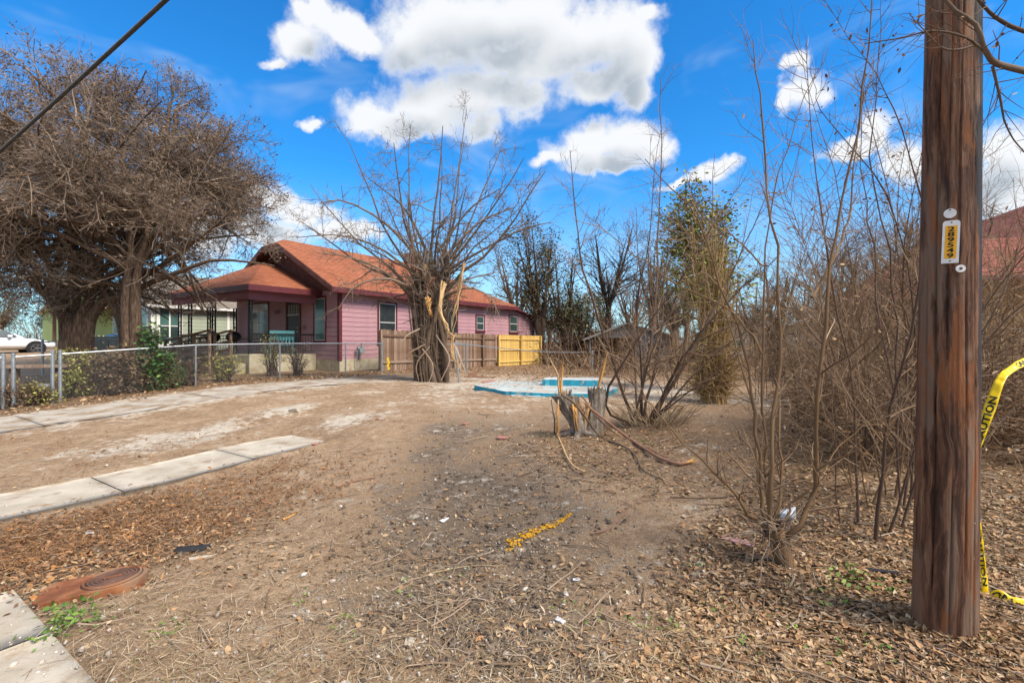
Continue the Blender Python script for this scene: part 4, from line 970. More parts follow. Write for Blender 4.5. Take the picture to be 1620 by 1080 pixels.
def big_left_tree():
    r = np.random.default_rng(11); X, Y = -13.3, 14.7; g = float(hs(X, Y))
    t = thing('big_brown_tree', 'huge leafless tree with dense brown twig crown left of the house', 'tree', (X, Y, g))
    def wpt(px, py, dy=0): return W(px, py, Y + dy) - np.array((X, Y, g))
    # two trunks and the low arch between them, built of swelling stems
    tr = [bez([wpt(112, 610), wpt(114, 560), wpt(112, 510), wpt(96, 470), wpt(70, 400)], 12), bez([wpt(126, 610), wpt(126, 560), wpt(128, 510), wpt(140, 480), wpt(156, 430), wpt(160, 380)], 12),
          bez([wpt(118, 610, .3), wpt(120, 550, .3), wpt(118, 490, .3), wpt(117, 430, .2), wpt(112, 375)], 12), bez([wpt(104, 610), wpt(103, 555), wpt(100, 508, .2), wpt(80, 478, .8), wpt(30, 430, 1.5)], 12),
          bez([wpt(134, 600), wpt(138, 540), wpt(146, 500), wpt(165, 478), wpt(190, 470), wpt(208, 440)], 12),
          bez([wpt(205, 610, -.95), wpt(203, 540, -.95), wpt(201, 470, -.95), wpt(205, 430, -.95), wpt(209, 390, -.95), wpt(207, 350, -.95)], 12), bez([wpt(216, 610, -.95), wpt(216, 540, -.95), wpt(214, 470, -.95), wpt(218, 430, -.95), wpt(228, 390, -.95), wpt(238, 350, -.95)], 12),
          bez([wpt(199, 600), wpt(196, 540), wpt(188, 500), wpt(176, 476), wpt(165, 460)], 12)]
    r0 = [.30, .28, .28, .22, .18, .19, .18, .14]; r1 = [.08, .05, .05, .06, .08, .04, .04, .09]
    ps = []
    for p, a, b_ in zip(tr, r0, r1):
        p = p.copy(); p[0, 2] = -.25; q = bez(p, 34); v, f = tubes(wob(q[None], .006, r), np.linspace(a, b_, 34)[None] * (1 + .18 * np.exp(-np.arange(34) / 4.0))[None], 22)
        c = np.repeat(q, 22, 0); e = v - c; an = np.arctan2(e[:, 1], e[:, 0]); e = e * (1 + .16 * (fbm(an * 2.6 + a * 90, v[:, 2] * .7, 3, 14) - .5) + .14 * (fbm(an * 7 + a * 50, v[:, 2] * 1.1, 2, 15) - .5))[:, None]; ps.append((c + e, f))
    part('trunk', ps, M['bark'], t, True)
    # main limbs spreading through the dome
    C0 = np.array((.0, 1.0, 5.3)); AX = np.array((5.7, 5.2, 5.6))
    def inside(p, k=1.0, low=2.05):
        e = (p - C0) / AX; rr_ = np.linalg.norm(e, axis=-1); az = np.arctan2(e[:, 1], e[:, 0]); lim = k * (1 + .07 * np.sin(3 * az + 2 * e[:, 2]) + .06 * np.sin(7 * az + 5 * e[:, 2]))
        return (rr_ < lim) & (p[:, 2] > low + .22 * np.sin(p[:, 0] * 1.7) + .95 * smooth((p[:, 0] - 1.2) / 1.5) * (r.random(len(p)) < .85)) & ((p[:, 0] < 1.4) | (p[:, 2] > 4.3) | (r.random(len(p)) < .5))
    starts = np.array([tr[i][k] for i, k in ((0, 8), (1, 8), (2, 9), (3, 9), (4, 10), (5, 7), (6, 7), (0, 11), (1, 11), (2, 11), (5, 11), (6, 11))])
    n = 92; s = starts[r.integers(0, len(starts), n)]; u = norm(r.normal(0, 1, (n, 3)) * np.array((1, 1, .8)) + np.array((0, 0, .25))); tgt = C0 + u * AX * r.uniform(.72, .97, (n, 1)); tgt[:, 2] = np.maximum(tgt[:, 2], 2.3)
    L1 = np.stack([bez([a, a * .45 + b_ * .55 + np.array((0, 0, .5)), b_], 9) for a, b_ in zip(s, tgt)]); L1 = wob(L1, .07, r); R1 = rad(L1, .075, .018)
    extra = np.stack([bez([wpt(220, 440), wpt(262, 415, -.6), wpt(310, 380, -1), wpt(372, 325, -1.2)], 9), bez([wpt(222, 455), wpt(280, 432, -1.0), wpt(340, 412, -1.4), wpt(430, 418, -1.2)], 9)]); L1 = np.concatenate([L1, wob(extra, .03, r)]); R1 = np.concatenate([R1, rad(extra, .09, .02)])
    part('limb', [tubes(L1, R1, 6)], M['bark'], t, True)
    k1 = lambda p: inside(p, 1.0); L2, R2 = spawn(r, L1, R1, 13, .18, 1, .4, 1.25, 1.0, 2.8, 6, .17, (0, 0, -.01), .6, .011, .024, k1)
    L3, R3 = spawn(r, L2, R2, 9, .1, 1, .4, 1.3, .55, 1.4, 4, .24, (0, 0, .0), .6, .008, .014, lambda p: inside(p, 1.03))
    L4, R4 = spawn(r, L3, R3, 7, .1, 1, .4, 1.4, .22, .62, 2, .32, (0, 0, -.03), .7, .006, .010, lambda p: inside(p, 1.06), .5)
    part('branches', [tubes(L2, R2, 4), tubes(L3, R3, 3)], M['twig'], t)
    v, f = tubes(L4, R4, 3); o = obj('twigs', mesh('twigs', v, f), M['twig'], t); o['kind'] = 'stuff'
    sel = L4[r.random(len(L4)) < .5]; v, f = leaves_on(r, sel, 1, .085, .04, QUAD_V, QUAD_F); o = obj('seed_clusters', mesh('seed_clusters', v, f), M['pod'], t); o['kind'] = 'stuff'
    print('left tree', len(L2), len(L3), len(L4))
big_left_tree()

def middle_tree():
    r = np.random.default_rng(5); b = G(682, 602); b[2] = float(hs(b[0], b[1]))
    t = thing('vine_wrapped_tree', 'bare many stemmed tree with splintered limbs and vines before the house', 'tree', tuple(b))
    Y = b[1]
    def wp(px, py, dy=0): return W(px, py, Y + dy) - b
    ends = [(702, 178, 0), (722, 185, .6), (660, 205, -.4), (610, 225, .5), (555, 235, .2), (508, 300, -.3), (485, 345, .4), (735, 225, .5), (785, 240, -.2), (838, 268, .3), (862, 262, -.4), (842, 330, .5), (765, 320, .8), (590, 320, -.7), (640, 285, -.8), (690, 250, 1.0), (745, 290, -.8), (545, 400, -.6)]
    ST = []
    for (px, py, dy) in ends:
        bx = 682 + (px - 682) * .09 + r.normal(0, 7); k = (px - 682) / 180
        ST.append(bez([wp(bx, 606, dy * .4), wp(682 + k * 14 + r.normal(0, 6), 540, dy * .4), wp(684 + k * 26 + r.normal(0, 8), 455, dy * .5), wp(684 + k * 100 + r.normal(0, 8), 455 - (455 - py) * .42, dy * .8), wp(px, py, dy)], 14))
    ST = wob(np.array(ST), .095, r); RS = np.interp(np.linspace(0, 1, 14), [0, .25, .45, .7, 1], [.095, .075, .058, .038, .011])[None] * r.uniform(.7, 1.15, (len(ST), 1))
    part('trunk', [tubes(ST, RS, 8)], M['greybark'], t, True)
    L2, R2 = spawn(r, ST, RS, 13, .36, 1, .4, 1.15, .9, 2.4, 8, .26, (0, 0, .02), .6, .010, .030)
    L3, R3 = spawn(r, L2, R2, 6, .15, 1, .5, 1.3, .3, .9, 5, .32, (0, 0, .01), .6, .006, .012)
    L4, R4 = spawn(r, L3, R3, 3, .2, 1, .5, 1.2, .12, .4, 3, .25, (0, 0, .02), .6, .005, .008)
    part('branches', [tubes(L2, R2, 4), tubes(L3, R3, 3), tubes(L4, R4, 3)], M['twig'], t)
    # side brush low on the right
    sb = np.array([bez([wp(705, 470), wp(740, 455, -.4), wp(775, 470, -.6), wp(790, 500, -.7)], 8), bez([wp(705, 460), wp(745, 440, .3), wp(790, 430, .4)], 8), bez([wp(660, 470), wp(600, 425, -.5), wp(545, 405, -.7), (wp(500, 400, -.8))], 8), bez([wp(660, 460), wp(610, 440, -1), wp(560, 455, -1.2), wp(535, 490, -1.2)], 8), bez([wp(664, 440), wp(600, 392, .3), wp(535, 372, .5), wp(468, 376, .6)], 8), bez([wp(668, 415), wp(608, 352, -.4), wp(545, 318, -.6), wp(505, 322, -.7)], 8), bez([wp(702, 430), wp(770, 392, .2), wp(828, 362, .3), wp(872, 352, .3)], 8), bez([wp(700, 410), wp(758, 352, -.4), wp(815, 328, -.6)], 8), bez([wp(692, 400), wp(742, 332, .5), wp(792, 298, .6)], 8), bez([wp(676, 400), wp(640, 330, .6), wp(580, 280, .8)], 8)])
    q1, s1 = spawn(r, sb, rad(sb, .05, .012), 15, .25, 1, .4, 1.15, .5, 1.3, 5, .26, (0, 0, -.01), .6, .007, .014)
    q2, s2 = spawn(r, q1, s1, 6, .2, 1, .4, 1.2, .2, .5, 4, .28, (0, 0, -.04), .6, .005, .009)
    part('side_branches', [tubes(sb, rad(sb, .05, .012), 6), tubes(q1, s1, 3), tubes(q2, s2, 3)], M['twig'], t)
    # vines and aerial stems wrapping the base
    n = 240; a = r.uniform(0, 6.28, n); base = np.stack([np.cos(a) * r.uniform(.10, .48, n) - .06, np.sin(a) * r.uniform(.10, .36, n), np.full(n, -.05)], 1)
    top = np.stack([r.normal(0, .45, n), r.normal(0, .35, n), r.uniform(1.2, 4.8, n)], 1); top[:, :2] = top[:, :2] * .45 + base[:, :2] * .75; mid = (base + top) / 2 + np.stack([np.cos(a) * .08, np.sin(a) * .07, r.uniform(-.2, .3, n)], 1)
    V = wob(np.stack([bez([p, q, s_], 8) for p, q, s_ in zip(base, mid, top)]), .03, r)
    part('vines', [tubes(V, rad(V, .024, .009) * r.uniform(.35, 1.5, (n, 1)), 5)], M['greybark'], t)
    lo, lr = spawn(r, V, rad(V, .02, .01), 5, .1, 1, .5, 1.3, .25, .7, 5, .25, (0, 0, -.03), .6, .005, .010)
    part('vine_twigs', [tubes(lo, lr, 3)], M['palevine'], t)
    hang = np.stack([bez([wp(x0, y0, -.5), wp((x0 + x1) / 2 + dx, (y0 + y1) / 2, -.8), wp(x1, y1, -.9)], 8) for x0, y0, x1, y1, dx in ((668, 552, 678, 604, 12), (690, 530, 698, 600, 16), (680, 548, 662, 602, -12), (672, 545, 640, 566, -5), (718, 545, 738, 592, 0), (722, 550, 727, 588, 3), (664, 520, 636, 540, -6))])
    part('hanging_roots', [tubes(wob(hang, .012, r), rad(hang, .026, .014), 5)], M['palevine'], t)
    # torn, splintered limbs
    def splinter(pts, w0, w1, m, seed):
        rr = np.random.default_rng(seed); P = np.array(pts); parts_ = []
        for k in range(7):
            q = bez(P + rr.normal(0, .03, P.shape), 9); q = q[:rr.integers(5, 10)]
            parts_.append(tubes(q[None] + rr.normal(0, .02, (1, len(q), 3)), np.linspace(w0, w1, len(q))[None] * rr.uniform(.4, 1), 4))
        part('splintered_limb', parts_, m, t)
    splinter([wp(703, 448, -.5), wp(698, 478, -.6), wp(697, 492, -.6), (wp(705, 512, -.7)), wp(714, 528, -.7), wp(728, 532, -.7)], .045, .012, M['rawpale'], 1)
    splinter([wp(735, 418, -.4), wp(728, 450, -.5), wp(722, 485, -.5), wp(716, 505, -.5), wp(716, 530, -.5)], .035, .012, M['rawpale'], 2)
    splinter([wp(686, 440, -.6), wp(678, 452, -.6), wp(675, 470, -.6)], .05, .02, M['redbark'], 3)
    splinter([wp(677, 472, -.6), wp(679, 488, -.7), wp(683, 506, -.7)], .05, .012, M['rawwood'], 4)
    splinter([wp(671, 420, -.5), wp(672, 440, -.5)], .04, .02, M['rawpale'], 6)
    splinter([wp(716, 528, -.6), wp(717, 560, -.6), wp(726, 580, -.7), wp(739, 592, -.7)], .02, .012, M['rawpale'], 7)
middle_tree()

def bare_tree(name, label, px, base_py, Y, hgt, spread, seed, bark, nst=4, leaf=None, leafn=2, leafsize=.12, dense=1.0, group=None, thick=1.0, trunkh=.35, low=.3):
    r = np.random.default_rng(seed); X = (px - 810) / F * Y; g = float(hs(X, Y))
    t = thing(name, label, 'tree', (X, Y, g), 0, group)
    ST = []
    for k in range(nst):
        a = r.uniform(0, 6.28); s = spread * r.uniform(.35, .8)
        ST.append(bez([(r.normal(0, .12), r.normal(0, .12), -.2), (r.normal(0, .15), r.normal(0, .15), hgt * trunkh), (math.cos(a) * s * .5, math.sin(a) * s * .5, hgt * (.35 + trunkh * .7)), (math.cos(a) * s, math.sin(a) * s, hgt * r.uniform(.85, 1))], 10))
    ST = wob(np.array(ST), .02 * hgt / 5, r); RS = rad(ST, .024 * hgt * thick, .02)
    part('trunk', [tubes(ST, RS, 7)], M[bark], t, True)
    L2, R2 = spawn(r, ST, RS, int(13 * dense), low, 1, .4, 1.1, hgt * .16, hgt * .36, 6, .16, (0, 0, .05), .55, .014, .06)
    L3, R3 = spawn(r, L2, R2, 6, .2, 1, .4, 1.1, hgt * .07, hgt * .17, 4, .22, (0, 0, .04), .6, .010, .022)
    L4, R4 = spawn(r, L3, R3, 3, .2, 1, .4, 1.2, hgt * .03, hgt * .08, 2, .25, (0, 0, .02), .6, .008, .012)
    part('crown', [tubes(L2, R2, 4), tubes(L3, R3, 3), tubes(L4, R4, 3)], M[bark if bark != 'darkbark' else 'darkbark'], t)
    if leaf:
        v, f = leaves_on(r, L4 if leafn < 6 else L3, leafn, leafsize, leafsize * 1.3); o = obj('foliage', mesh('foliage', v, f), M[leaf], t); o['kind'] = 'stuff'
    return t
bare_tree('dark_evergreen_tree', 'dark olive leaved tree behind the yellow fence panel', 855, 575, 33.5, 9.6, 2.6, 31, 'darkbark', 6, 'leafdark', 2, .17, 1.1, trunkh=.25)
bare_tree('dark_evergreen_tree', 'dark tangled tree with rusty leaves right of the yellow fence', 893, 575, 34.5, 8.0, 2.4, 32, 'darkbark', 6, 'leafdark', 1, .17, 1.2, trunkh=.2)
bare_tree('grey_leaning_tree', 'grey leaning tree over the rear lean-to roof', 818, 560, 38, 9.2, 3.4, 33, 'greybark', 5, None, dense=.9)
bare_tree('bare_background_tree', 'tall bare dark tree behind the grey shed', 960, 560, 36, 10.4, 2.6, 34, 'darkbark', 5, None, dense=1.1)
bare_tree('bare_background_tree', 'bare grey brown tree rising over the shed roof right end', 1030, 560, 38, 9.8, 2.6, 35, 'greybark', 6, 'leafdark', 1, .12, 1.0)
bare_tree('shaded_understory_tree', 'low leafy dark tree left of the shed', 915, 575, 33, 4.8, 2.2, 36, 'darkbark', 6, 'leafdark', 2, .17, 1.1, trunkh=.15, low=.15)
bare_tree('bare_background_tree', 'slender bare tree between the shed and golden vines', 1085, 560, 33, 7.5, 2.0, 37, 'greybark', 5, None, dense=.8)
bare_tree('olive_green_tree', 'yellow green leaved tree crowning the golden vine trunk', 1132, 620, 12.4, 4.75, 1.25, 38, 'stem', 8, 'leafgreen', 3, .095, 1.0, trunkh=.38, low=.28, thick=.45)
for k, (px, Y, hh, sp, lab) in enumerate([(1000, 30, 6.2, 2.2, 'bare tangled tree directly behind the shed roof peak'), (1065, 27, 6.0, 1.8, 'bare tree at the right wall of the shed'), (1225, 19, 4.6, 1.5, 'small bare tree left of the tan houses'), (1320, 17, 4.8, 1.5, 'small bare tree behind the left thicket edge'), (1405, 16, 5.4, 1.5, 'bare tree rising over the thicket middle'), (1500, 15, 5.2, 1.4, 'bare tree hidden behind the pole'), (1190, 30, 5.6, 2.2, 'bare grey tree behind the brown plank fence'), (1270, 33, 6.4, 2.4, 'twiggy bare tree before the tan houses'), (1370, 27, 6.8, 2.2, 'bare tree behind the middle of the thicket'), (1450, 21, 6.6, 1.8, 'bare tree just left of the utility pole'), (1560, 24, 6.0, 2.0, 'bare tree beyond the thicket beside the peach house')]):
    bare_tree('bare_background_tree', lab, px, 560, Y, hh, sp, 50 + k, 'greybark', 5, None, dense=.8)

def far_trees():
    """tree line behind everything: one built, the rest copies"""
    a = bare_tree('distant_tree', 'bare tree in the distant tree line behind the lots', 700, 540, 62, 9.5, 3.2, 70, 'greybark', 5, 'leafdark', 1, .30, .9, 'distant tree line')
    r = random.Random(4); par = list(a.children)
    for k in range(30):
        px = -40 + k * 56 + r.uniform(-16, 16); Y = r.uniform(55, 85); X = (px - 810) / F * Y
        c = a.copy(); c['label'] = 'bare tree in the distant tree line behind the lots'; COL.objects.link(c); c.location = (X, Y, float(hs(X, Y)) - .2); c.rotation_euler = (0, 0, r.uniform(0, 6.28)); s = r.uniform(.55, .95); c.scale = (s * 1.15, s * 1.15, s)
        for q in par: d = q.copy(); COL.objects.link(d); d.parent = c
far_trees()

def golden_vine():
    r = np.random.default_rng(8); b = G(1130, 636); t = thing('golden_vine_trunk', 'tree trunk smothered in golden dry vine stems in the mid lot', 'tree', (b[0], b[1], float(hs(b[0], b[1]))))
    t.location.z -= .02; Y = b[1]; n = 150
    a = r.uniform(0, 6.28, n); base = np.stack([np.cos(a) * r.uniform(.05, .26, n), np.sin(a) * r.uniform(.05, .26, n), np.zeros(n)], 1)
    top = np.stack([r.normal(0, .24, n) - .05, r.normal(0, .22, n), r.uniform(.9, 3.9, n)], 1)
    V = wob(np.stack([bez([p, p * .7 + q * .3 + np.array((0, 0, .2)), q], 9) for p, q in zip(base, top)]), .03, r)
    part('vine_stems', [tubes(V, rad(V, .026, .008) * r.uniform(.4, 1.3, (n, 1)), 5)], M['vinegold'], t)
    q, s = spawn(r, V, rad(V, .02, .01), 14, .05, 1, .4, 1.4, .25, .8, 5, .25, (0, 0, -.08), .6, .005, .010)
    part('vine_twigs', [tubes(q, s, 3)], M['vinegold'], t)
    v, f = leaves_on(r, q[q[:, 0, 2] > 2.1], 1, .08, .08); o = obj('vine_leaves', mesh('vine_leaves', v, f), M['leafgreen'], t); o['kind'] = 'stuff'
golden_vine()

def stem_shrub(name, label, base, stems, m, r, side=14, sl=(.25, .7), r0=.022, up=.06, twigm=None, dead=0, K=14, group=None, sub=2):
    """stems: list of point lists relative to base (metres)"""
    t = thing(name, label, 'shrub', tuple(base), 0, group)
    S = np.array([bez(p, K) for p in stems]); S = wob(S, .028, r); RS = rad(S, 1, .16) * (1 + .10 * r.normal(0, 1, S.shape[:2])) * np.broadcast_to(np.asarray(r0), (len(S),))[:, None]
    part('stems', [tubes(S, RS, 7)], M[m], t, True)
    L2, R2 = spawn(r, S, RS, side, .15, 1, .5, 1.15, sl[0], sl[1], 6, .12, (0, 0, up), .5, .0028, .010)
    ps = [tubes(L2, R2, 4)]
    if sub: L3, R3 = spawn(r, L2, R2, sub, .2, 1, .4, 1.1, sl[0] * .4, sl[1] * .5, 3, .16, (0, 0, up), .6, .0016, .004); ps.append(tubes(L3, R3, 3))
    part('side_twigs', ps, M[twigm or m], t)['kind'] = 'stuff'
    if dead:
        v, f = leaves_on(r, L2[r.random(len(L2)) < .6], dead, .045, .02, CURL_V); o = obj('dead_leaves', mesh('dead_leaves', v, f), M['litter'], t); o['kind'] = 'stuff'
    return t

def near_shrub():
    r = np.random.default_rng(15); b = G(1245, 896); Y = b[1]
    def wp(px, py, dy=0): return W(px, py, Y + dy) - b
    S = [[(1222, 850), (1208, 780, .05), (1196, 690, .1), (1176, 560, .2), (1130, 440, .3), (1075, 330, .4), (1000, 255, .5)],
         [(1222, 850), (1216, 780), (1212, 690), (1220, 560, .05), (1205, 420, .1), (1192, 300, .1), (1180, 140, .1), (1172, 60, .1)],
         [(1226, 850), (1224, 770, .1), (1226, 680, .15), (1218, 560, .2), (1224, 400, .3), (1240, 260, .35), (1300, 120, .4)],
         [(1238, 856), (1262, 822, -.05), (1276, 780), (1274, 700), (1278, 600), (1284, 470), (1300, 360, .05), (1330, 235, .1), (1345, 90, .1), (1352, -30, .1)],
         [(1284, 470), (1320, 400, .1), (1350, 330, .2), (1362, 200, .2), (1385, 40, .3)],
         [(1224, 840), (1236, 770, .12), (1242, 680, .2), (1236, 560, .3), (1262, 420, .4), (1290, 300, .5)],
         [(1218, 838), (1180, 800, -.1), (1120, 735, -.1), (1060, 660, 0), (1020, 600, .1)],
         [(1220, 845), (1195, 760, .3), (1185, 640, .4), (1150, 520, .5), (1120, 380, .7), (1130, 240, .8)],
         [(1230, 840), (1250, 800, .1), (1300, 750, .1), (1350, 700, .2), (1400, 640, .3)],
         [(1205, 560, .15), (1150, 500, .3), (1060, 455, .5), (980, 400, .7), (900, 340, .9)],
         [(1212, 420, .1), (1150, 380, .1), (1090, 390, .2), (1040, 350, .3)]]
    S = [[wp(*q) for q in s] for s in S]
    r0 = np.array([.016, .018, .013, .020, .011, .011, .013, .011, .009, .009, .007])
    t = stem_shrub('foreground_shrub', 'leafless multi stemmed shrub on a thick stub left of the pole', b, S, 'stem', r, 22, (.14, .6), r0, .05, 'rustytwig', 0, 22, sub=3)
    MB_ = bez([wp(1248, 912), wp(1240, 880), wp(1230, 852), wp(1222, 835)], 10)
    v, f = tubes(wob(MB_[None], .004, r), (np.interp(np.linspace(0, 1, 10), [0, .25, .7, 1], [.078, .056, .052, .064]) * (1 + .10 * np.sin(np.arange(10) * 2.1)))[None], 18); v = v * 1.0 + (np.stack([fbm(v[:, 0] * 40 + v[:, 2] * 9, v[:, 1] * 40, 3, 12), fbm(v[:, 1] * 40, v[:, 2] * 25, 3, 13), 0 * v[:, 0] + .5], 1) - .5) * .035; obj('stub', mesh('stub', v, f, True), M['stem'], t)
    for k in range(6):
        a = k * 1.05 + .3; q = bez([wp(1246, 905) + np.array((0, 0, .06)), wp(1246, 905) + np.array((math.cos(a) * .10, math.sin(a) * .10, .015)), wp(1246, 905) + np.array((math.cos(a) * .19, math.sin(a) * .19, -.03))], 6); vv, ff = tubes(q[None], np.linspace(.035, .012, 6)[None], 7); obj('root', mesh('root', vv, ff, True), M['stem'], t)
    n = 85; d = norm(r.normal(0, 1, (n, 3)) + np.array((0, -.2, .35))); L = r.uniform(.12, .5, n)[:, None]; p0 = wp(1225, 845) + r.normal(0, .04, (n, 3))
    P = np.stack([p0, p0 + d * L * .35 + r.normal(0, .012, (n, 3)), p0 + d * L * .7 + r.normal(0, .025, (n, 3)), p0 + d * L + r.normal(0, .04, (n, 3)) - np.array((0, 0, .04))], 1)
    part('dead_twigs', [tubes(P, rad(P, .0035, .0015), 4)], M['palevine'], t)
near_shrub()

def mid_shrub():
    r = np.random.default_rng(16); b = G(1018, 676); Y = b[1]
    def wp(px, py, dy=0): return W(px, py, Y + dy) - b
    S = [[(1002, 668), (985, 620), (955, 520, -.1), (925, 420, -.2), (908, 330, -.3), (898, 235, -.3)], [(1010, 668), (1018, 600), (1028, 500, .1), (1036, 380, .2), (1040, 260, .2), (1036, 120, .2)],
         [(1018, 668), (1030, 610), (1045, 540, .2), (1052, 420, .3), (1060, 330, .3)], [(1025, 670), (1060, 600, -.2), (1110, 520, -.4), (1165, 470, -.5), (1240, 400, -.6)], [(1030, 670), (1075, 590), (1120, 500, .2), (1170, 410, .3), (1212, 320, .4)],
         [(1012, 670), (1005, 600, .3), (1000, 500, .4), (1006, 400, .4), (1002, 320, .4)], [(1003, 672), (960, 640, -.2), (1005, 540, -.3), (1062, 455, -.4), (1120, 360, -.5), (1175, 270, -.5)],
         [(1020, 670), (1055, 640, -.3), (1130, 560, -.4), (1230, 500, -.5), (1330, 470, -.6)], [(1000, 668), (1030, 560, -.2), (1075, 470, -.3), (1120, 440, -.3)], [(1016, 668), (1016, 560, -.2), (1012, 460, -.3), (1030, 330, -.4), (1045, 200, -.4)],
         [(1028, 672), (1090, 620, -.1), (1160, 560, 0), (1210, 470, .1)]]
    S = [[wp(*q) for q in s] for s in S]
    r0 = np.array([.028, .026, .024, .026, .03, .018, .022, .02, .018, .015, .016])
    t = stem_shrub('leafless_shrub', 'dark leafless shrub with tall whips beside the split stump', b, S, 'darkstem', r, 26, (.25, .9), r0, .06, 'rustytwig', 0, 16, sub=4)
    n = 260; a = r.uniform(0, 6.28, n); p0 = np.stack([np.cos(a) * r.uniform(0, .5, n) + .15, np.sin(a) * r.uniform(0, .5, n), np.zeros(n)], 1); d = norm(np.stack([np.cos(a) * .6, np.sin(a) * .6, r.uniform(.3, 1.2, n)], 1)); L = r.uniform(.2, .7, n)[:, None]
    P = np.stack([p0, p0 + d * L * .5, p0 + d * L + np.array((0, 0, -.12)) * L], 1); part('dry_grass_tuft', [tubes(P, rad(P, .005, .002), 3)], M['straw'], t)
mid_shrub()

def thicket():
    """the tangle right of the near shrub: each clump is a shrub of its own"""
    spots = [(1368, 838, 6, 3.2, 'thin shrub clump rooted between the near shrub and the pole'), (1392, 792, 8, 3.6, 'tan stemmed shrub with paired trunks in the leaf litter'), (1335, 735, 7, 2.6, 'low twiggy shrub behind the near shrub fork'), (1430, 745, 9, 3.6, 'rusty shrub just left of the pole shaft'),
             (1300, 690, 6, 2.4, 'small brown shrub in the gap of the near stems'), (1470, 705, 9, 3.8, 'dense shrub half hidden behind the pole'), (1405, 690, 9, 3.8, 'tall rusty shrub at the heart of the thicket'), (1345, 662, 8, 3.2, 'shrub at the left edge of the thicket'),
             (1560, 720, 5, 2.6, 'shrub right of the pole behind the caution tape'), (1610, 690, 5, 3.0, 'shrub at the right photo edge before the peach house'), (1525, 660, 9, 4.2, 'tall shrub directly behind the pole'), (1440, 645, 9, 4.4, 'tallest shrub at the back of the thicket'),
             (1375, 630, 9, 4.0, 'shrub at the back left of the thicket'), (1590, 640, 5, 3.6, 'back shrub against the peach house wall'), (1480, 625, 9, 4.4, 'back shrub between the pole and bare trees'), (1290, 640, 7, 2.6, 'far low shrub before the brown plank fence'), (1210, 632, 7, 2.4, 'low brown shrub right of the golden vines'), (1075, 612, 7, 2.6, 'brown shrub left of the golden vines'), (985, 598, 7, 2.2, 'twiggy shrub before the shed wall'), (1330, 612, 9, 4.2, 'tall far shrub behind the thicket left edge'), (1420, 608, 9, 4.6, 'tall far shrub behind the thicket middle')]
    for k, (px, py, n, hh, lab) in enumerate(spots):
        r = np.random.default_rng(100 + k); b = G(px, py); S = []
        for i in range(n):
            a = r.uniform(0, 6.28); s = r.uniform(.08, .46) * hh; h_ = hh * r.uniform(.6, 1.08); p0 = np.array((r.normal(0, .13), r.normal(0, .13), -.05))
            S.append([p0, p0 + np.array((math.cos(a) * s * .2, math.sin(a) * s * .2, h_ * .35)), p0 + np.array((math.cos(a) * s * .5 + r.normal(0, .08), math.sin(a) * s * .5 + r.normal(0, .08), h_ * .68)), p0 + np.array((math.cos(a) * s, math.sin(a) * s, h_))])
        stem_shrub('thicket_shrub', lab, b, S, 'stem' if k % 3 else 'darkstem', r, 33, (.3, .95), r.uniform(.0055, .015, n), .07, 'rustytwig', 1 if k % 2 else 0, 12, 'thicket shrubs', 3)
    # low brush of fine twigs between the stems
    r = np.random.default_rng(77); n = 8200; Yv = r.uniform(4.8, 12.5, n); pxv = r.uniform(1265, 1680, n) - np.maximum(0, (6.2 - Yv)) * -60; X = (pxv - 810) / F * Yv; p0 = np.stack([X, Yv, hs(X, Yv)], 1) + np.stack([np.zeros(n), np.zeros(n), np.abs(r.normal(0, .55, n))], 1)
    d = norm(r.normal(0, 1, (n, 3)) * np.array((1, 1, .55)) + np.array((0, 0, .25))); L = r.uniform(.25, .9, n)[:, None]
    P = np.stack([p0, p0 + d * L * .33 + r.normal(0, .03, (n, 3)), p0 + d * L * .66 + r.normal(0, .05, (n, 3)), p0 + d * L + r.normal(0, .07, (n, 3)) - np.array((0, 0, .08))], 1)
    v, f = tubes(P, rad(P, .006, .0025), 3); o = obj('thicket_brush', mesh('thicket_brush', v, f), M['rustytwig']); tag(o, 'low tangle of dry brown twigs under the thicket', 'brush', kind='stuff')
    sel = P[r.random(n) < .5]; v, f = leaves_on(r, sel, 2, .07, .05, CURL_V); o = obj('thicket_dead_leaves', mesh('thicket_dead_leaves', v, f), M['litter']); tag(o, 'dead leaves caught in the thicket twigs', 'leaves', kind='stuff')
thicket()

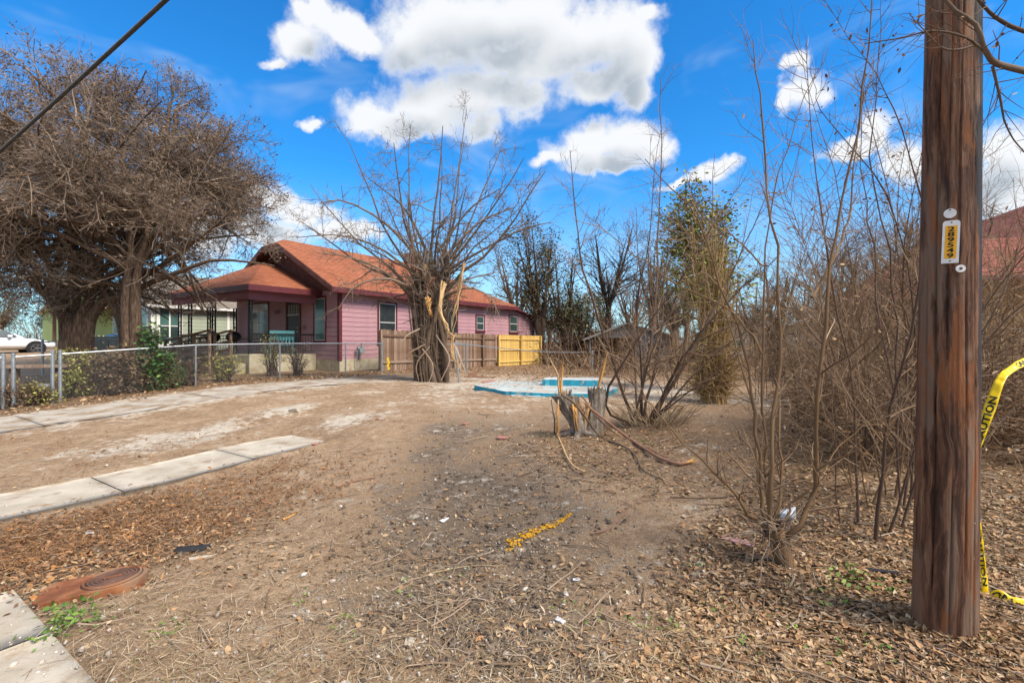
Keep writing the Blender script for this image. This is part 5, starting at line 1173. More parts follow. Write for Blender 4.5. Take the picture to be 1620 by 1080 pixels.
def undergrowth():
    r = np.random.default_rng(88)
    def brush(name, label, n, px0, px1, Y0, Y1, h0, h1, rr, m, lean=.5):
        Yv = r.uniform(Y0, Y1, n); pxv = r.uniform(px0, px1, n); X = (pxv - 810) / F * Yv; k = fbm(X * .35, Yv * .35, 3, 66); hh = (h0 + (h1 - h0) * r.random(n) ** 1.6) * (.35 + 1.3 * k)
        p0 = np.stack([X, Yv, hs(X, Yv) - .05], 1); d = norm(np.stack([r.normal(0, lean, n), r.normal(0, lean, n), np.ones(n)], 1)); P = [p0]; p = p0
        for q in range(4): d = norm(d + r.normal(0, .28, (n, 3))); p = p + d * (hh / 4)[:, None]; P.append(p)
        P = np.stack(P, 1); RR = rad(P, rr, rr * .4); L2, R2 = spawn(r, P, RR, 4, .25, 1, .4, 1.2, h1 * .12, h1 * .3, 4, .3, (0, 0, .02), .6, rr * .35, rr * .6)
        v, f = join([tubes(P, RR, 3), tubes(L2, R2, 3)]); o = obj(name, mesh(name, v, f), M[m]); tag(o, label, 'brush', kind='stuff')
        return P
    P = brush('lot_undergrowth', 'dry brown undergrowth tangled round the shed and back of the lot', 900, 868, 1330, 19.5, 33.5, .8, 3.0, .014, 'rustytwig')
    brush('distant_woods', 'far brown wood closing the horizon behind the lots', 1500, -80, 1720, 66, 92, 3.0, 7.5, .05, 'greybark', .3)
    brush('yard_brush', 'dark brush in the gap right of the yellow fence panel', 420, 862, 960, 30.5, 35.5, 1.2, 4.2, .022, 'darkbark')
    sel = P[r.random(len(P)) < .7]; v, f = leaves_on(r, sel, 3, .12, .15, QUAD_V, QUAD_F); o = obj('undergrowth_leaves', mesh('undergrowth_leaves', v, f), M['bushbrown']); tag(o, 'dry leaves clinging to the undergrowth by the shed', 'leaves', kind='stuff')
undergrowth()

def overhang():
    """branch reaching in from the right in front of the pole top"""
    r = np.random.default_rng(19); root = W(1700, 130, 2.5)
    t = thing('overhanging_branch', 'lichen grey branch with a few brown leaves crossing the pole top', 'branch', tuple(root))
    def wp(px, py, Y): return W(px, py, Y) - root
    S = np.array([bez([wp(1700, 130, 2.5), wp(1620, 112, 2.25), wp(1575, 102, 2.15), wp(1556, 80, 2.1), wp(1540, 40, 2.1), wp(1500, 10, 2.12), wp(1470, -40, 2.15)], 16), bez([wp(1700, 70, 2.4), wp(1610, 45, 2.3), wp(1560, 8, 2.25), wp(1540, -40, 2.25)], 16),
                  bez([wp(1556, 80, 2.1), wp(1530, 62, 2.08), wp(1480, 50, 2.08), wp(1430, 62, 2.1), wp(1370, 72, 2.15)], 16), bez([wp(1545, 72, 2.1), wp(1500, 78, 2.05), wp(1475, 60, 2.06), wp(1440, 20, 2.1)], 16), bez([wp(1570, 105, 2.15), wp(1585, 160, 2.2), wp(1600, 210, 2.25), wp(1640, 260, 2.3)], 16)])
    RS = rad(S, 1, .35) * np.array((.016, .012, .006, .005, .006))[:, None]
    part('limb', [tubes(wob(S, .003, r), RS, 8)], M['greybark'], t, True)
    L2, R2 = spawn(r, S, RS, 14, .1, 1, .4, 1.2, .08, .35, 5, .15, (0, 0, .02), .5, .0012, .003)
    part('twigs', [tubes(L2, R2, 4)], M['darkstem'], t)
    v, f = leaves_on(r, L2, 1, .028, .004, CURL_V); o = obj('brown_leaves', mesh('brown_leaves', v[:6 * 38], f[:4 * 38]), M['redlitter'], t)
    # bare whips with leaves left of the pole
    b = G(1420, 800); S2 = []
    for pts in ([(1425, 800), (1430, 620), (1425, 420), (1400, 250), (1410, 100), (1420, -30)], [(1440, 800), (1455, 560), (1420, 330), (1330, 200), (1290, 120)], [(1430, 800), (1470, 500), (1440, 260), (1385, 130), (1300, 0)], [(1450, 800), (1400, 560), (1375, 380), (1360, 240), (1380, -20)]):
        S2.append([W(p[0], p[1], b[1] - .2) - b for p in pts])
    sh = stem_shrub('whip_shrub', 'tall bare whips with a few brown leaves left of the pole', b, S2, 'darkstem', r, 20, (.15, .5), .009, .05, 'darkstem', 0, 18, sub=2)
    S3 = np.array([bez(p, 18) for p in S2]); L, RR = spawn(r, S3, rad(S3, .01, .003), 16, .5, 1, .5, 1.1, .1, .3, 5, .1, (0, 0, -.05), .5, .001, .002)
    v, f = leaves_on(r, L, 1, .04, .01, CURL_V); o = obj('brown_leaves', mesh('brown_leaves', v, f), M['redlitter'], sh)
overhang()

def leafy_bush(name, label, px, py, Y, rx, ry, rz_, n, m, seed, size, stemm='darkstem'):
    r = np.random.default_rng(seed); X = (px - 810) / F * Y; g = float(hs(X, Y)); t = thing(name, label, 'bush', (X, Y, g))
    k = 26; u = norm(r.normal(0, 1, (k, 3)) + np.array((0, 0, .6))); tip = np.array((0, 0, rz_ * .5)) + u * np.array((rx, ry, rz_ * .55))
    S = np.stack([bez([(r.normal(0, rx * .25), r.normal(0, ry * .25), -.05), (q[0] * .5, q[1] * .5, q[2] * .6), q], 8) for q in tip]); RS = rad(S, .018, .005)
    part('stems', [tubes(wob(S, .02, r), RS, 5)], M[stemm], t)
    L2, R2 = spawn(r, S, RS, 9, .2, 1, .4, 1.2, .2, .5, 5, .2, (0, 0, .02), .6, .003, .006); part('twigs', [tubes(L2, R2, 3)], M[stemm], t)
    v, f = leaves_on(r, L2, max(1, int(1.8 * n) // len(L2)), size * 1.25, size * 1.1); o = obj('foliage', mesh('foliage', v, f), M[m], t); o['kind'] = 'stuff'
for k, (px, Y, rx, rz_, n, m, sz, lab) in enumerate([
        (118, 12.9, .55, 1.25, 900, 'bushyellow', .055, 'yellow leaved bush pressed against the chain link by the corner post'), (160, 13.1, .75, 1.15, 1500, 'bushbrown', .06, 'brown leaved bush along the chain link fence'),
        (205, 13.5, .7, 1.2, 1600, 'bushbrown', .06, 'dry russet bush left of the green shrub'), (238, 13.6, .30, 1.75, 520, 'bushgreen', .085, 'tall dark green shrub by the chain link fence'), (262, 13.7, .45, .95, 520, 'bushgreen', .06, 'low bright green shrub at the fence foot'),
        (300, 14.6, .5, .7, 500, 'bushbrown', .05, 'thin brown bush before the wooden ramp'), (352, 15.6, .7, .75, 500, 'bushyellow', .05, 'sparse yellow bush between ramp and porch'), (430, 17.4, .45, 1.5, 220, 'bushyellow', .06, 'yellowing vine on the fence before the porch'),
        (470, 17.8, .5, 1.2, 260, 'bushbrown', .05, 'brown vine tangle on the fence under the teal bench'), (30, 11.4, .6, .55, 500, 'bushbrown', .05, 'low brown growth under the chain link gate'), (62, 11.6, .4, .45, 300, 'bushyellow', .05, 'yellow weeds at the gate post foot')]):
    leafy_bush('fence_bush', lab, px, 0, Y, rx, rx * .6, rz_, n, m, 200 + k, sz)

# ------------------------------------------------------------------ utility pole and cable
def utility_pole():
    r = np.random.default_rng(3); b = G(1494, 1016); px, py = b[0], b[1]
    t = thing('utility_pole', 'dark brown creosoted wooden utility pole in the right foreground', 'pole', (px, py, b[2]))
    K, n = 150, 168; hgt = 8.6; zz = np.concatenate([np.linspace(-.3, 4.2, 120), np.linspace(4.4, hgt, 30)]); a = np.linspace(0, 2 * math.pi, n, endpoint=False)
    Z, A = np.meshgrid(zz, a, indexing='ij'); Rr = .129 - .0065 * Z
    grain = fbm(A * 9 + 50, Z * .8 + 3, 3, 60) - .5; Rr = Rr + .006 * grain + .003 * (fbm(A * 2.2, Z * .5, 2, 61) - .5)
    for (ac, z0, z1, dpt, w) in ((3.55, .0, 3.4, .020, .03), (4.55, .15, 1.9, .016, .025), (3.95, 1.3, 4.0, .010, .022), (4.3, 1.7, 3.6, .008, .02), (3.2, .3, 2.0, .012, .03), (4.9, -.1, 2.6, .012, .025), (4.1, -.1, .9, .012, .022), (4.75, 1.9, 3.5, .007, .02), (3.75, .5, 1.3, .008, .02)):
        c = ac + .05 * np.sin(Z * 2.3); Rr = Rr - dpt * np.exp(-((A - c) / w) ** 2) * smooth((Z - z0) / .3) * smooth((z1 - Z) / .4)
    lean = .0145 * Z
    v = np.stack([Rr * np.cos(A) + lean, Rr * np.sin(A), Z], -1).reshape(-1, 3); i = np.arange(K - 1)[:, None] * n; j = np.arange(n)[None]; j2 = (j + 1) % n
    f = np.stack([i + j, i + j2, i + n + j2, i + n + j], -1).reshape(-1, 4)
    v = np.vstack([v, [(.0145 * hgt, 0, hgt + .01)]]); top = np.stack([(K - 1) * n + np.arange(n), (K - 1) * n + (np.arange(n) + 1) % n, np.full(n, K * n)], -1)
    obj('shaft', mesh('shaft', v, [f, top], True), M['polywood'], t)
    # the tags face the camera side: find the angle on the shaft from the photo position
    view = norm(np.array((px, py)));
    def on_shaft(ppx, ppy):
        """point on the shaft surface seen at that photo position, with its outward angle"""
        d = np.array(((ppx - 810) / F, 1.0, -(ppy - 541) / F)); z = 2.0
        for _ in range(8):
            c = np.array((px + .0145 * (z - b[2]), py)); rr = .131 - .0065 * (z - b[2]); q = d[:2]; A_ = q @ q; B_ = -2 * q @ c; C_ = c @ c - rr * rr
            s = (-B_ - math.sqrt(max(B_ * B_ - 4 * A_ * C_, 0))) / (2 * A_); z = H + d[2] * s
        p = np.array((d[0] * s, s, z)); return p, math.atan2(p[1] - c[1], p[0] - c[0])
    def frame(ppx, ppy, roll=0):
        p, an = on_shaft(ppx, ppy); o = bpy.data.objects.new('f', None)
        M4 = Matrix.Translation(Vector(p) - Vector(b) + Vector((math.cos(an), math.sin(an), 0)) * .005) @ Matrix.Rotation(an + math.pi / 2, 4, 'Z') @ Matrix.Rotation(R(90), 4, 'X') @ Matrix.Rotation(roll, 4, 'Z'); return M4
    sc = 2.62 / F * 1.0   # metres per photo pixel at the pole (tangential, allowing for the oblique view)
    def disc(rr, m, name, M4, hole=None):
        ring = [(rr * math.cos(q), rr * .95 * math.sin(q)) for q in np.linspace(0, 2 * math.pi, 24, endpoint=False)]
        mb = MB().prism(ring, -.004, .003, 'z'); o = mb.build(name, m, t); o.matrix_local = M4
        if hole: h_ = MB().prism([(hole * math.cos(q), hole * math.sin(q)) for q in np.linspace(0, 2 * math.pi, 14, endpoint=False)], .0032, .0045, 'z').build('hole', M['rustlid'], o)
        return o
    d1 = disc(.024, M['plate'], 'round_tag', frame(1503, 338)); MB().cyl((.0, .016, .004), (0, 0, 1), .0035, .004, 8).build('nail', M['rustlid'], d1)
    disc(.019, M['plate'], 'washer_tag', frame(1519, 425), .0065)
    M4 = frame(1504, 383, R(-2)); w, hh = .032, .104
    prof = [(-w, -hh), (w, -hh)] + [(w - .014 + .014 * math.cos(q), hh - .014 + .014 * math.sin(q)) for q in np.linspace(0, math.pi / 2, 5)] + [(-w + .014 - .014 * math.sin(q), hh - .014 + .014 * math.cos(q)) for q in np.linspace(0, math.pi / 2, 5)]
    pl = MB().prism(prof, -.004, .0035, 'z').build('number_plate', M['plate'], t); pl.matrix_local = M4
    MB().box(-.022, .022, -.081, .078, .0037, .0045).build('number_strip', M['tagyellow'], pl)
    rv = MB()
    for yy in (-.094, .094): rv.cyl((0, yy, .004), (0, 0, 1), .0035, .003, 8)
    rv.build('rivets', M['rustlid'], pl)
    for i, ch in enumerate('289549'):
        cu = bpy.data.curves.new('digit', 'FONT'); cu.body = ch; cu.size = .030; cu.extrude = .0006; cu.align_x = 'CENTER'; cu.offset = .0007
        to = bpy.data.objects.new('digit', cu); COL.objects.link(to); dg = bpy.context.evaluated_depsgraph_get(); dg.update()
        me = bpy.data.meshes.new_from_object(to.evaluated_get(dg)); bpy.data.objects.remove(to); me.materials.clear(); me.name = 'digit'
        o = obj('digit', me, M['black'], pl, (0, .052 - i * .0258, .0055)); o.scale = (1.75, 1, 1)
    # wire staples and a nail
    for zz_ in (.55, .38): MB().tube([W(1548, 0, 1)[:3] * 0 + np.array((.02 + .0145 * zz_, -.128, zz_)), np.array((.12, -.075, zz_ + .004)), np.array((.137, 0, zz_))], .0015, 4).build('tie_wire', M['wire'], t)
    # cable along the street, hung from the pole
    A0 = np.array((px + .1, py, 7.17)); B0 = np.array((-9.92, 9.3, 5.28)); pts = [A0 + (B0 - A0) * k + np.array((0, 0, .25 * k * (k - 1.0))) for k in np.linspace(0, 1.9, 40)]
    base = pts[0]; c = thing('overhead_cable', 'thick black overhead cable crossing the sky at the upper left', 'cable', tuple(base))
    MB().tube(np.array(pts) - base, .026, 8).build('cable', M['cable'], c); MB().tube(np.array(pts) - base + np.array((0, 0, .042)), .010, 6).build('messenger_wire', M['galv'], c)
utility_pole()

def caution_tape():
    """printed plastic ribbon: two hanging runs"""
    r = np.random.default_rng(2)
    def ribbon(name, label, pts, width, twist, text, u_off, period=.62):
        base = np.array(pts[0]); t = thing(name, label, 'tape', tuple(base)); P = bez(np.array(pts) - base, 80)
        seg = np.concatenate([[0], np.cumsum(np.linalg.norm(np.diff(P, axis=0), axis=1))]); Lt = seg[-1]; T = norm(np.gradient(P, axis=0))
        tw = np.interp(np.linspace(0, 1, 80), np.linspace(0, 1, len(twist)), twist); wd = np.interp(np.linspace(0, 1, 80), np.linspace(0, 1, len(width)), width)
        ref = norm(np.cross(T, np.array((.7, .7, 0.05)))); nn = norm(np.cross(ref, T)); Wv = np.cos(tw)[:, None] * ref + np.sin(tw)[:, None] * nn; Nv = norm(np.cross(T, Wv))
        cols = np.linspace(-.5, .5, 5); crease = .004 * np.sin(np.arange(80) * .9) + .003 * r.normal(0, 1, 80)
        v = np.stack([P + Wv * (wd * c)[:, None] + Nv * (crease * (1 - 4 * c * c) * (1 if abs(c) < .4 else .2))[:, None] for c in cols], 1).reshape(-1, 3)
        i = (np.arange(79)[:, None] * 5 + np.arange(4)[None]); f = np.stack([i, i + 5, i + 6, i + 1], -1).reshape(-1, 4)
        o = obj('ribbon', mesh('ribbon', v, f, True), M['yellow'], t); sm = o.modifiers.new('s', 'SOLIDIFY'); sm.thickness = .0004; sm.offset = 0
        # lettering wrapped onto the ribbon
        cu = bpy.data.curves.new('txt', 'FONT'); cu.body = text; cu.size = 1; cu.offset = .03; cu.resolution_u = 2
        to = bpy.data.objects.new('txt', cu); COL.objects.link(to); dg = bpy.context.evaluated_depsgraph_get(); dg.update()
        me0 = bpy.data.meshes.new_from_object(to.evaluated_get(dg)); bpy.data.objects.remove(to)
        me0.transform(Matrix.Identity(4)); import bmesh
        bm = bmesh.new(); bm.from_mesh(me0); bmesh.ops.triangulate(bm, faces=bm.faces); bmesh.ops.subdivide_edges(bm, edges=[e for e in bm.edges if e.calc_length() > .12], cuts=2, use_grid_fill=False); bmesh.ops.triangulate(bm, faces=bm.faces)
        co = np.array([q.co[:] for q in bm.verts]); tris = [[q.index for q in f_.verts] for f_ in bm.faces]; bm.verts.index_update(); bm.free()
        s = .066; k = 0
        while True:
            u = co[:, 0] * s + u_off + k * period; 
            if u_off + k * period > Lt: break
            vv = (co[:, 1] - .36) * .075 / .075
            ok = (u > .005) & (u < Lt - .005)
            if ok.any():
                pos = np.stack([np.interp(u, seg, P[:, q]) for q in range(3)], 1); wv = np.stack([np.interp(u, seg, Wv[:, q]) for q in range(3)], 1); nv = np.stack([np.interp(u, seg, Nv[:, q]) for q in range(3)], 1); ww = np.interp(u, seg, wd)
                cr = np.interp(u, seg, crease)
                for sgn in (1, -1):
                    q = pos + wv * (vv * ww * .92)[:, None] + nv * (cr * np.maximum(0, 1 - 4 * (vv * .92) ** 2) + sgn * .0022)[:, None]
                    tf = [x for x in tris if all(ok[y] for y in x)]
                    if tf: obj('lettering', mesh('lettering', q, tf), M['black'], t)
            k += 1
        return t
    ribbon('caution_tape', 'yellow caution tape stretched from the pole toward the right edge', [W(1546, 712, 2.78), W(1551, 690, 2.78), W(1566, 645, 2.78), W(1583, 600, 2.8), W(1600, 584, 2.85), W(1625, 571, 2.95), W(1680, 556, 3.2)], [.024, .04, .052, .042, .038, .046, .052], [.1, .0, .2, .5, .3, .1], 'CAUTION', .03)
    g0 = float(hz(*W(1560, 985, 2.72)[:2]))
    a = W(1575, 1018, 2.66); b2 = W(1600, 1030, 2.62); c2 = W(1640, 1048, 2.58)
    for q in (a, b2, c2): q[2] = float(hz(q[0], q[1])) + .02
    ribbon('caution_tape', 'loose end of yellow caution tape trailing down onto the leaves', [W(1545, 826, 2.72), W(1549, 862, 2.72), W(1556, 905, 2.72), W(1560, 955, 2.70), W(1562, 985, 2.70), W(1555, 1006, 2.68), a, b2, c2], [.036, .04, .03, .032, .042, .060, .056, .048, .044, .052], [.1, .2, .5, .6, .3, .0, .2, .5, .6], 'CAUTION', .06)
    # scraps of tape on the far fence
    for i, (px, py, hh, lab) in enumerate(((614, 575, .50, 'scrap of yellow tape tied to the fence post by the tree'), (691, 591, .28, 'scrap of yellow tape at the foot of the vine wrapped tree'))):
        Y = 20.0 if i == 0 else 15.9; p = W(px, py, Y); t = thing('tape_scrap', lab, 'tape', (p[0], p[1], p[2] - hh / 2))
        v = []; 
        for k in range(8): v += [(-.03 + .03 * math.sin(k * 1.7), 0, hh * k / 7), (.05 + .03 * math.sin(k * 1.7 + 1), .02, hh * k / 7)]
        o = obj('ribbon', mesh('ribbon', v, [(2 * k, 2 * k + 1, 2 * k + 3, 2 * k + 2) for k in range(7)]), M['yellow'], t); o.modifiers.new('s', 'SOLIDIFY').thickness = .002
caution_tape()

# ------------------------------------------------------------------ blue slab
def blue_slab():
    s = thing('blue_slab', 'worn pale blue painted concrete slab with a raised blue step', 'slab')
    def gp(px, py, z):
        Y = (H - z) * F / (py - 541); return np.array(((px - 810) / F * Y, Y))
    z1 = .455
    def block(name, cs, zt, zb, mt, ms, jag=.012, seed=0):
        r = np.random.default_rng(seed); pts = []
        for a, b_ in zip(cs, cs[1:] + cs[:1]):
            n = max(3, int(np.linalg.norm(b_ - a) / .08))
            for k in range(n): pts.append(a + (b_ - a) * k / n + r.normal(0, jag, 2))
        n = len(pts); top = [(q[0], q[1], zt + r.normal(0, .003)) for q in pts]; bt = [(q[0], q[1], zb) for q in pts]
        o = obj(name, mesh(name, top, [tuple(range(n))]), mt, s)
        if o.data.polygons[0].normal.z < 0: o.data.flip_normals()
        mid = [(q[0] , q[1], zt - .03) for q in pts]
        obj(name + '_edge', mesh(name + '_edge', top + bt, [(i, (i + 1) % n, (i + 1) % n + n, i + n) for i in range(n)]), ms, s)
    A = [gp(750, 609, z1), gp(800, 619, z1), gp(872, 622, z1), gp(955, 623, z1), gp(978, 613, z1), gp(950, 606, z1), gp(830, 603, z1), gp(790, 602, z1)]
    block('slab', A, z1, .1, M['paleblue'], M['blue'], .012, 1)
    z2 = z1 + .16; Bq = [gp(858, 600, z2), gp(949, 601.5, z2), gp(952, 597.5, z2), gp(865, 596.5, z2)]
    block('step', Bq, z2, z1 - .02, M['cream_top'], M['blue'], .01, 2)
    C = [gp(806, 627, .36), gp(880, 630, .36), gp(885, 623, .36), gp(815, 620, .36)]
    block('apron', C, .385, .2, M['paleblue'], M['paleblue'], .03, 3)
    c = np.mean(A, axis=0)
    s.location = (0, 0, 0)
blue_slab()

# ------------------------------------------------------------------ split stump and broken limbs
def split_stump():
    r = np.random.default_rng(44); b = G(915, 688); Y = b[1]
    t = thing('split_stump', 'grey split tree stump with torn orange heartwood in the middle of the lot', 'stump', tuple(b))
    def wp(px, py, dy=0): return W(px, py, Y + dy) - b
    def slabpiece(path, w0, w1, dpt, seed):
        rr = np.random.default_rng(seed); P = bez(path, 12); n = 14; a = np.linspace(0, 2 * math.pi, n, endpoint=False); vv = []
        for k, p in enumerate(P):
            u = k / 11; w = w0 + (w1 - w0) * u
            for j in range(n):
                q = 1 + .12 * math.sin(3 * a[j] + seed) + .10 * math.sin(7 * a[j] + 2 * seed) + .05 * rr.normal(); vv.append(p + np.array((w * math.cos(a[j]) * q, dpt * math.sin(a[j]) * q, 0)))
        ff = [(k * n + j, k * n + (j + 1) % n, (k + 1) * n + (j + 1) % n, (k + 1) * n + j) for k in range(11) for j in range(n)] + [tuple(11 * n + j for j in range(n))]
        obj('trunk_half', mesh('trunk_half', vv, ff), M['stumpgrey'], t)
    slabpiece([wp(922, 697), wp(915, 672), wp(901, 644), wp(892, 626, -.02)], .10, .18, .07, 1)
    slabpiece([wp(934, 695, .05), wp(940, 665, .05), wp(944, 640, .05), wp(943, 616, .05)], .12, .115, .10, 2)
    parts_ = []
    for k in range(80):
        x = r.uniform(906, 936); p = bez([wp(x, 700, .02), wp(x + r.normal(0, 3), 670, .0), wp(x + r.normal(0, 5), r.uniform(632, 668), r.normal(0, .03))], 5); parts_.append(tubes(p[None], np.linspace(.018, .003, 5)[None], 4))
    part('heartwood', parts_[:50], M['rawwood'], t); part('rotten_core', parts_[50:], M['redbark'], t)
    for sd_, (a_, b_) in enumerate((((884, 626), (905, 622)), ((932, 617), (955, 616)))):
        jag = []
        for k in range(26):
            x = r.uniform(a_[0], b_[0]); y0 = a_[1] + (b_[1] - a_[1]) * (x - a_[0]) / (b_[0] - a_[0]); dz = r.normal(0, .05); q = bez([wp(x, y0 + 14, dz + .03 * sd_), wp(x + r.normal(0, 1), y0, dz), wp(x + r.normal(0, 2), y0 - r.uniform(2, 9), dz)], 4); jag.append(tubes(q[None], np.array([[.014, .012, .008, .002]]), 4))
        part('ragged_top', jag, M['stumpgrey'], t)
    def shards(pts, n, w, m, seed, jit):
        rr = np.random.default_rng(seed); P = np.array(pts); out = []
        for k in range(n):
            q = bez(P + rr.normal(0, jit, P.shape), 9); L = rr.integers(5, 10); q = q[:L]; out.append(tubes(q[None], (np.linspace(w, .0015, L) * rr.uniform(.4, 1))[None], 4))
        part('splinter', out, m, t)
    shards([wp(888, 640), wp(884, 612), wp(882, 592), wp(872, 572), wp(866, 558)], 7, .016, M['rawpale'], 1, .010)
    shards([wp(890, 636), wp(888, 605), wp(890, 585), wp(889, 566)], 8, .020, M['rawwood'], 2, .012)
    shards([wp(890, 628), wp(897, 618), (wp(905, 612))], 6, .016, M['rawwood'], 3, .012)
    shards([wp(905, 640, -.06), wp(908, 650, -.08), wp(912, 672, -.08), wp(914, 690, -.1)], 9, .020, M['rawwood'], 8, .016)
    shards([wp(932, 640, -.02), wp(928, 660, -.04), wp(926, 688, -.06)], 8, .018, M['rawpale'], 9, .014)
    shards([wp(946, 620, .05), wp(951, 596, .05), wp(957, 575, .05), wp(961, 556, .05)], 8, .024, M['rawwood'], 4, .010)
    shards([wp(884, 640, -.05), wp(883, 680, -.1), wp(886, 705, -.15)], 6, .012, M['rawwood'], 5, .012)
    # roots
    for k in range(7):
        a = r.uniform(0, 6.28); p = bez([(0, 0, .05), (math.cos(a) * .2, math.sin(a) * .18, .0), (math.cos(a) * .42, math.sin(a) * .36, -.07)], 6); v, f = tubes(p[None], np.linspace(.06, .02, 6)[None], 6); obj('root', mesh('root', v, f, True), M['stumpgrey'], t)
    # long broken limbs lying from the stump to the right
    def limb(name, label, pts, r0, r1, m, tip=None):
        q = []
        for (px, py, lift) in pts:
            g = G(px, max(py, 560)) if lift == 0 else None
            q.append(g + np.array((0, 0, .03)) if g is not None else W(px, py, Y - .25 + 0 * lift))
        q = np.array(q); o_ = q[0].copy(); tt = thing(name, label, 'branch', tuple(o_)); P = bez(q - o_, 26); rr = np.random.default_rng(int(px)); P = wob(P[None], .004, rr)
        v, f = tubes(P, np.linspace(r0, r1, 26)[None], 7); obj('limb', mesh('limb', v, f, True), m, tt)
        L2, R2 = spawn(rr, P, rad(P, r0, r1), 5, .3, 1, .3, .9, .12, .4, 5, .1, (0, 0, .03), .4, .002, .004); part('side_twigs', [tubes(L2, R2, 4)], m, tt)['kind'] = 'stuff'
        if tip is not None:
            out = []
            for k in range(8):
                e = P[0, -1]; d = norm(P[0, -1] - P[0, -3]); qq = bez([e - d * .06, e + d * .05 + rr.normal(0, .012, 3), e + d * rr.uniform(.08, .18) + rr.normal(0, .02, 3)], 5); out.append(tubes(qq[None], np.linspace(.016, .002, 5)[None], 4))
            part('torn_end', out, tip, tt)
    limb('broken_limb', 'long grey broken limb bending from the stump to the ground', [(888, 624, 1), (905, 634, 1), (925, 658, 1), (950, 690, 1), (985, 712, 0), (1005, 725, 0), (1018, 748, 0), (1050, 762, 0)], .020, .007, M['greybark'])
    limb('broken_limb', 'reddish broken limb with torn orange end lying right of the stump', [(925, 638, 1), (955, 662, 1), (985, 690, 0), (1010, 708, 0), (1040, 728, 0), (1072, 738, 0), (1088, 735, 0)], .014, .022, M['redbark'], M['rawwood'])
    limb('broken_limb', 'thin peeled branch hanging off the stump toward the camera', [(883, 632, 1), (882, 660, 1), (883, 690, 0), (892, 710, 0), (905, 735, 0), (926, 749, 0)], .010, .009, M['rawpale'])
    limb('broken_limb', 'second reddish limb lying under the grey limb', [(920, 625, 1), (945, 660, 1), (975, 690, 0), (1020, 712, 0), (1055, 728, 0)], .012, .006, M['redbark'])
    limb('dead_stick', 'dark upright dead stick before the stump', [(877, 690, 0), (876, 660, 1), (872, 632, 1)], .012, .006, M['darkstem'])
    limb('dead_stick', 'reddish stick lying across the stump foot', [(878, 688, 0), (905, 682, 0), (932, 676, 0)], .014, .012, M['redbark'])
split_stump()

# ------------------------------------------------------------------ meter lid and litter
def meter_cover():
    p = G(148, 934); t = thing('meter_box_cover', 'rusted iron meter box with round lid beside the sidewalk', 'meter cover', (p[0], p[1], float(hs(p[0], p[1])) + .002), math.atan2(.25, .52))
    t.rotation_euler = (R(-2), R(-3), math.atan2(.27, .50))
    # rounded flange: straight sides, one round end
    w, h0 = .165, .052; out = [(-.26, -.11), (-.22, -w), (.10, -w)] + [(.12 + w * math.cos(q), w * math.sin(q)) for q in np.linspace(-math.pi / 2, math.pi / 2, 15)] + [(.10, w), (-.22, w), (-.26, .11)]
    o = MB().prism(out, -.10, h0, 'z').build('flange', M['rust'], t, bevel=.006)
    def ring(rr, z, n=40): return [(.10 + rr * math.cos(q), rr * math.sin(q), z) for q in np.linspace(0, 2 * math.pi, n, endpoint=False)]
    def rings(name, rad_z, m):
        v = []; f = []; n = 40
        for rr, z in rad_z: v += ring(rr, z)
        for k in range(len(rad_z) - 1): f += [(k * n + j, k * n + (j + 1) % n, (k + 1) * n + (j + 1) % n, (k + 1) * n + j) for j in range(n)]
        if rad_z[-1][0] < .01: pass
        return obj(name, mesh(name, v, f, False), m, t)
    rings('gap', [(.160, h0 + .0015), (.128, h0 + .0015)], M['gapshade']); rings('rim', [(.154, h0 + .001), (.152, h0 + .012), (.142, h0 + .012), (.139, h0 + .002)], M['rust'])  # flat black ring painted in for the shade of the lid gap
    prof = [(.131, h0 + .002), (.130, h0 + .009)]; rr = .122
    while rr > .02: prof += [(rr, h0 + .010), (rr - .003, h0 + .001), (rr - .010, h0 + .001), (rr - .013, h0 + .010)]; rr -= .021
    prof += [(.004, h0 + .009), (.0005, h0 + .009)]
    rings('lid', prof, M['rustlid'])
    MB().box(.05, .15, -.008, .008, h0 + .009, h0 + .013).build('lift_bar', M['rust'], t)
meter_cover()

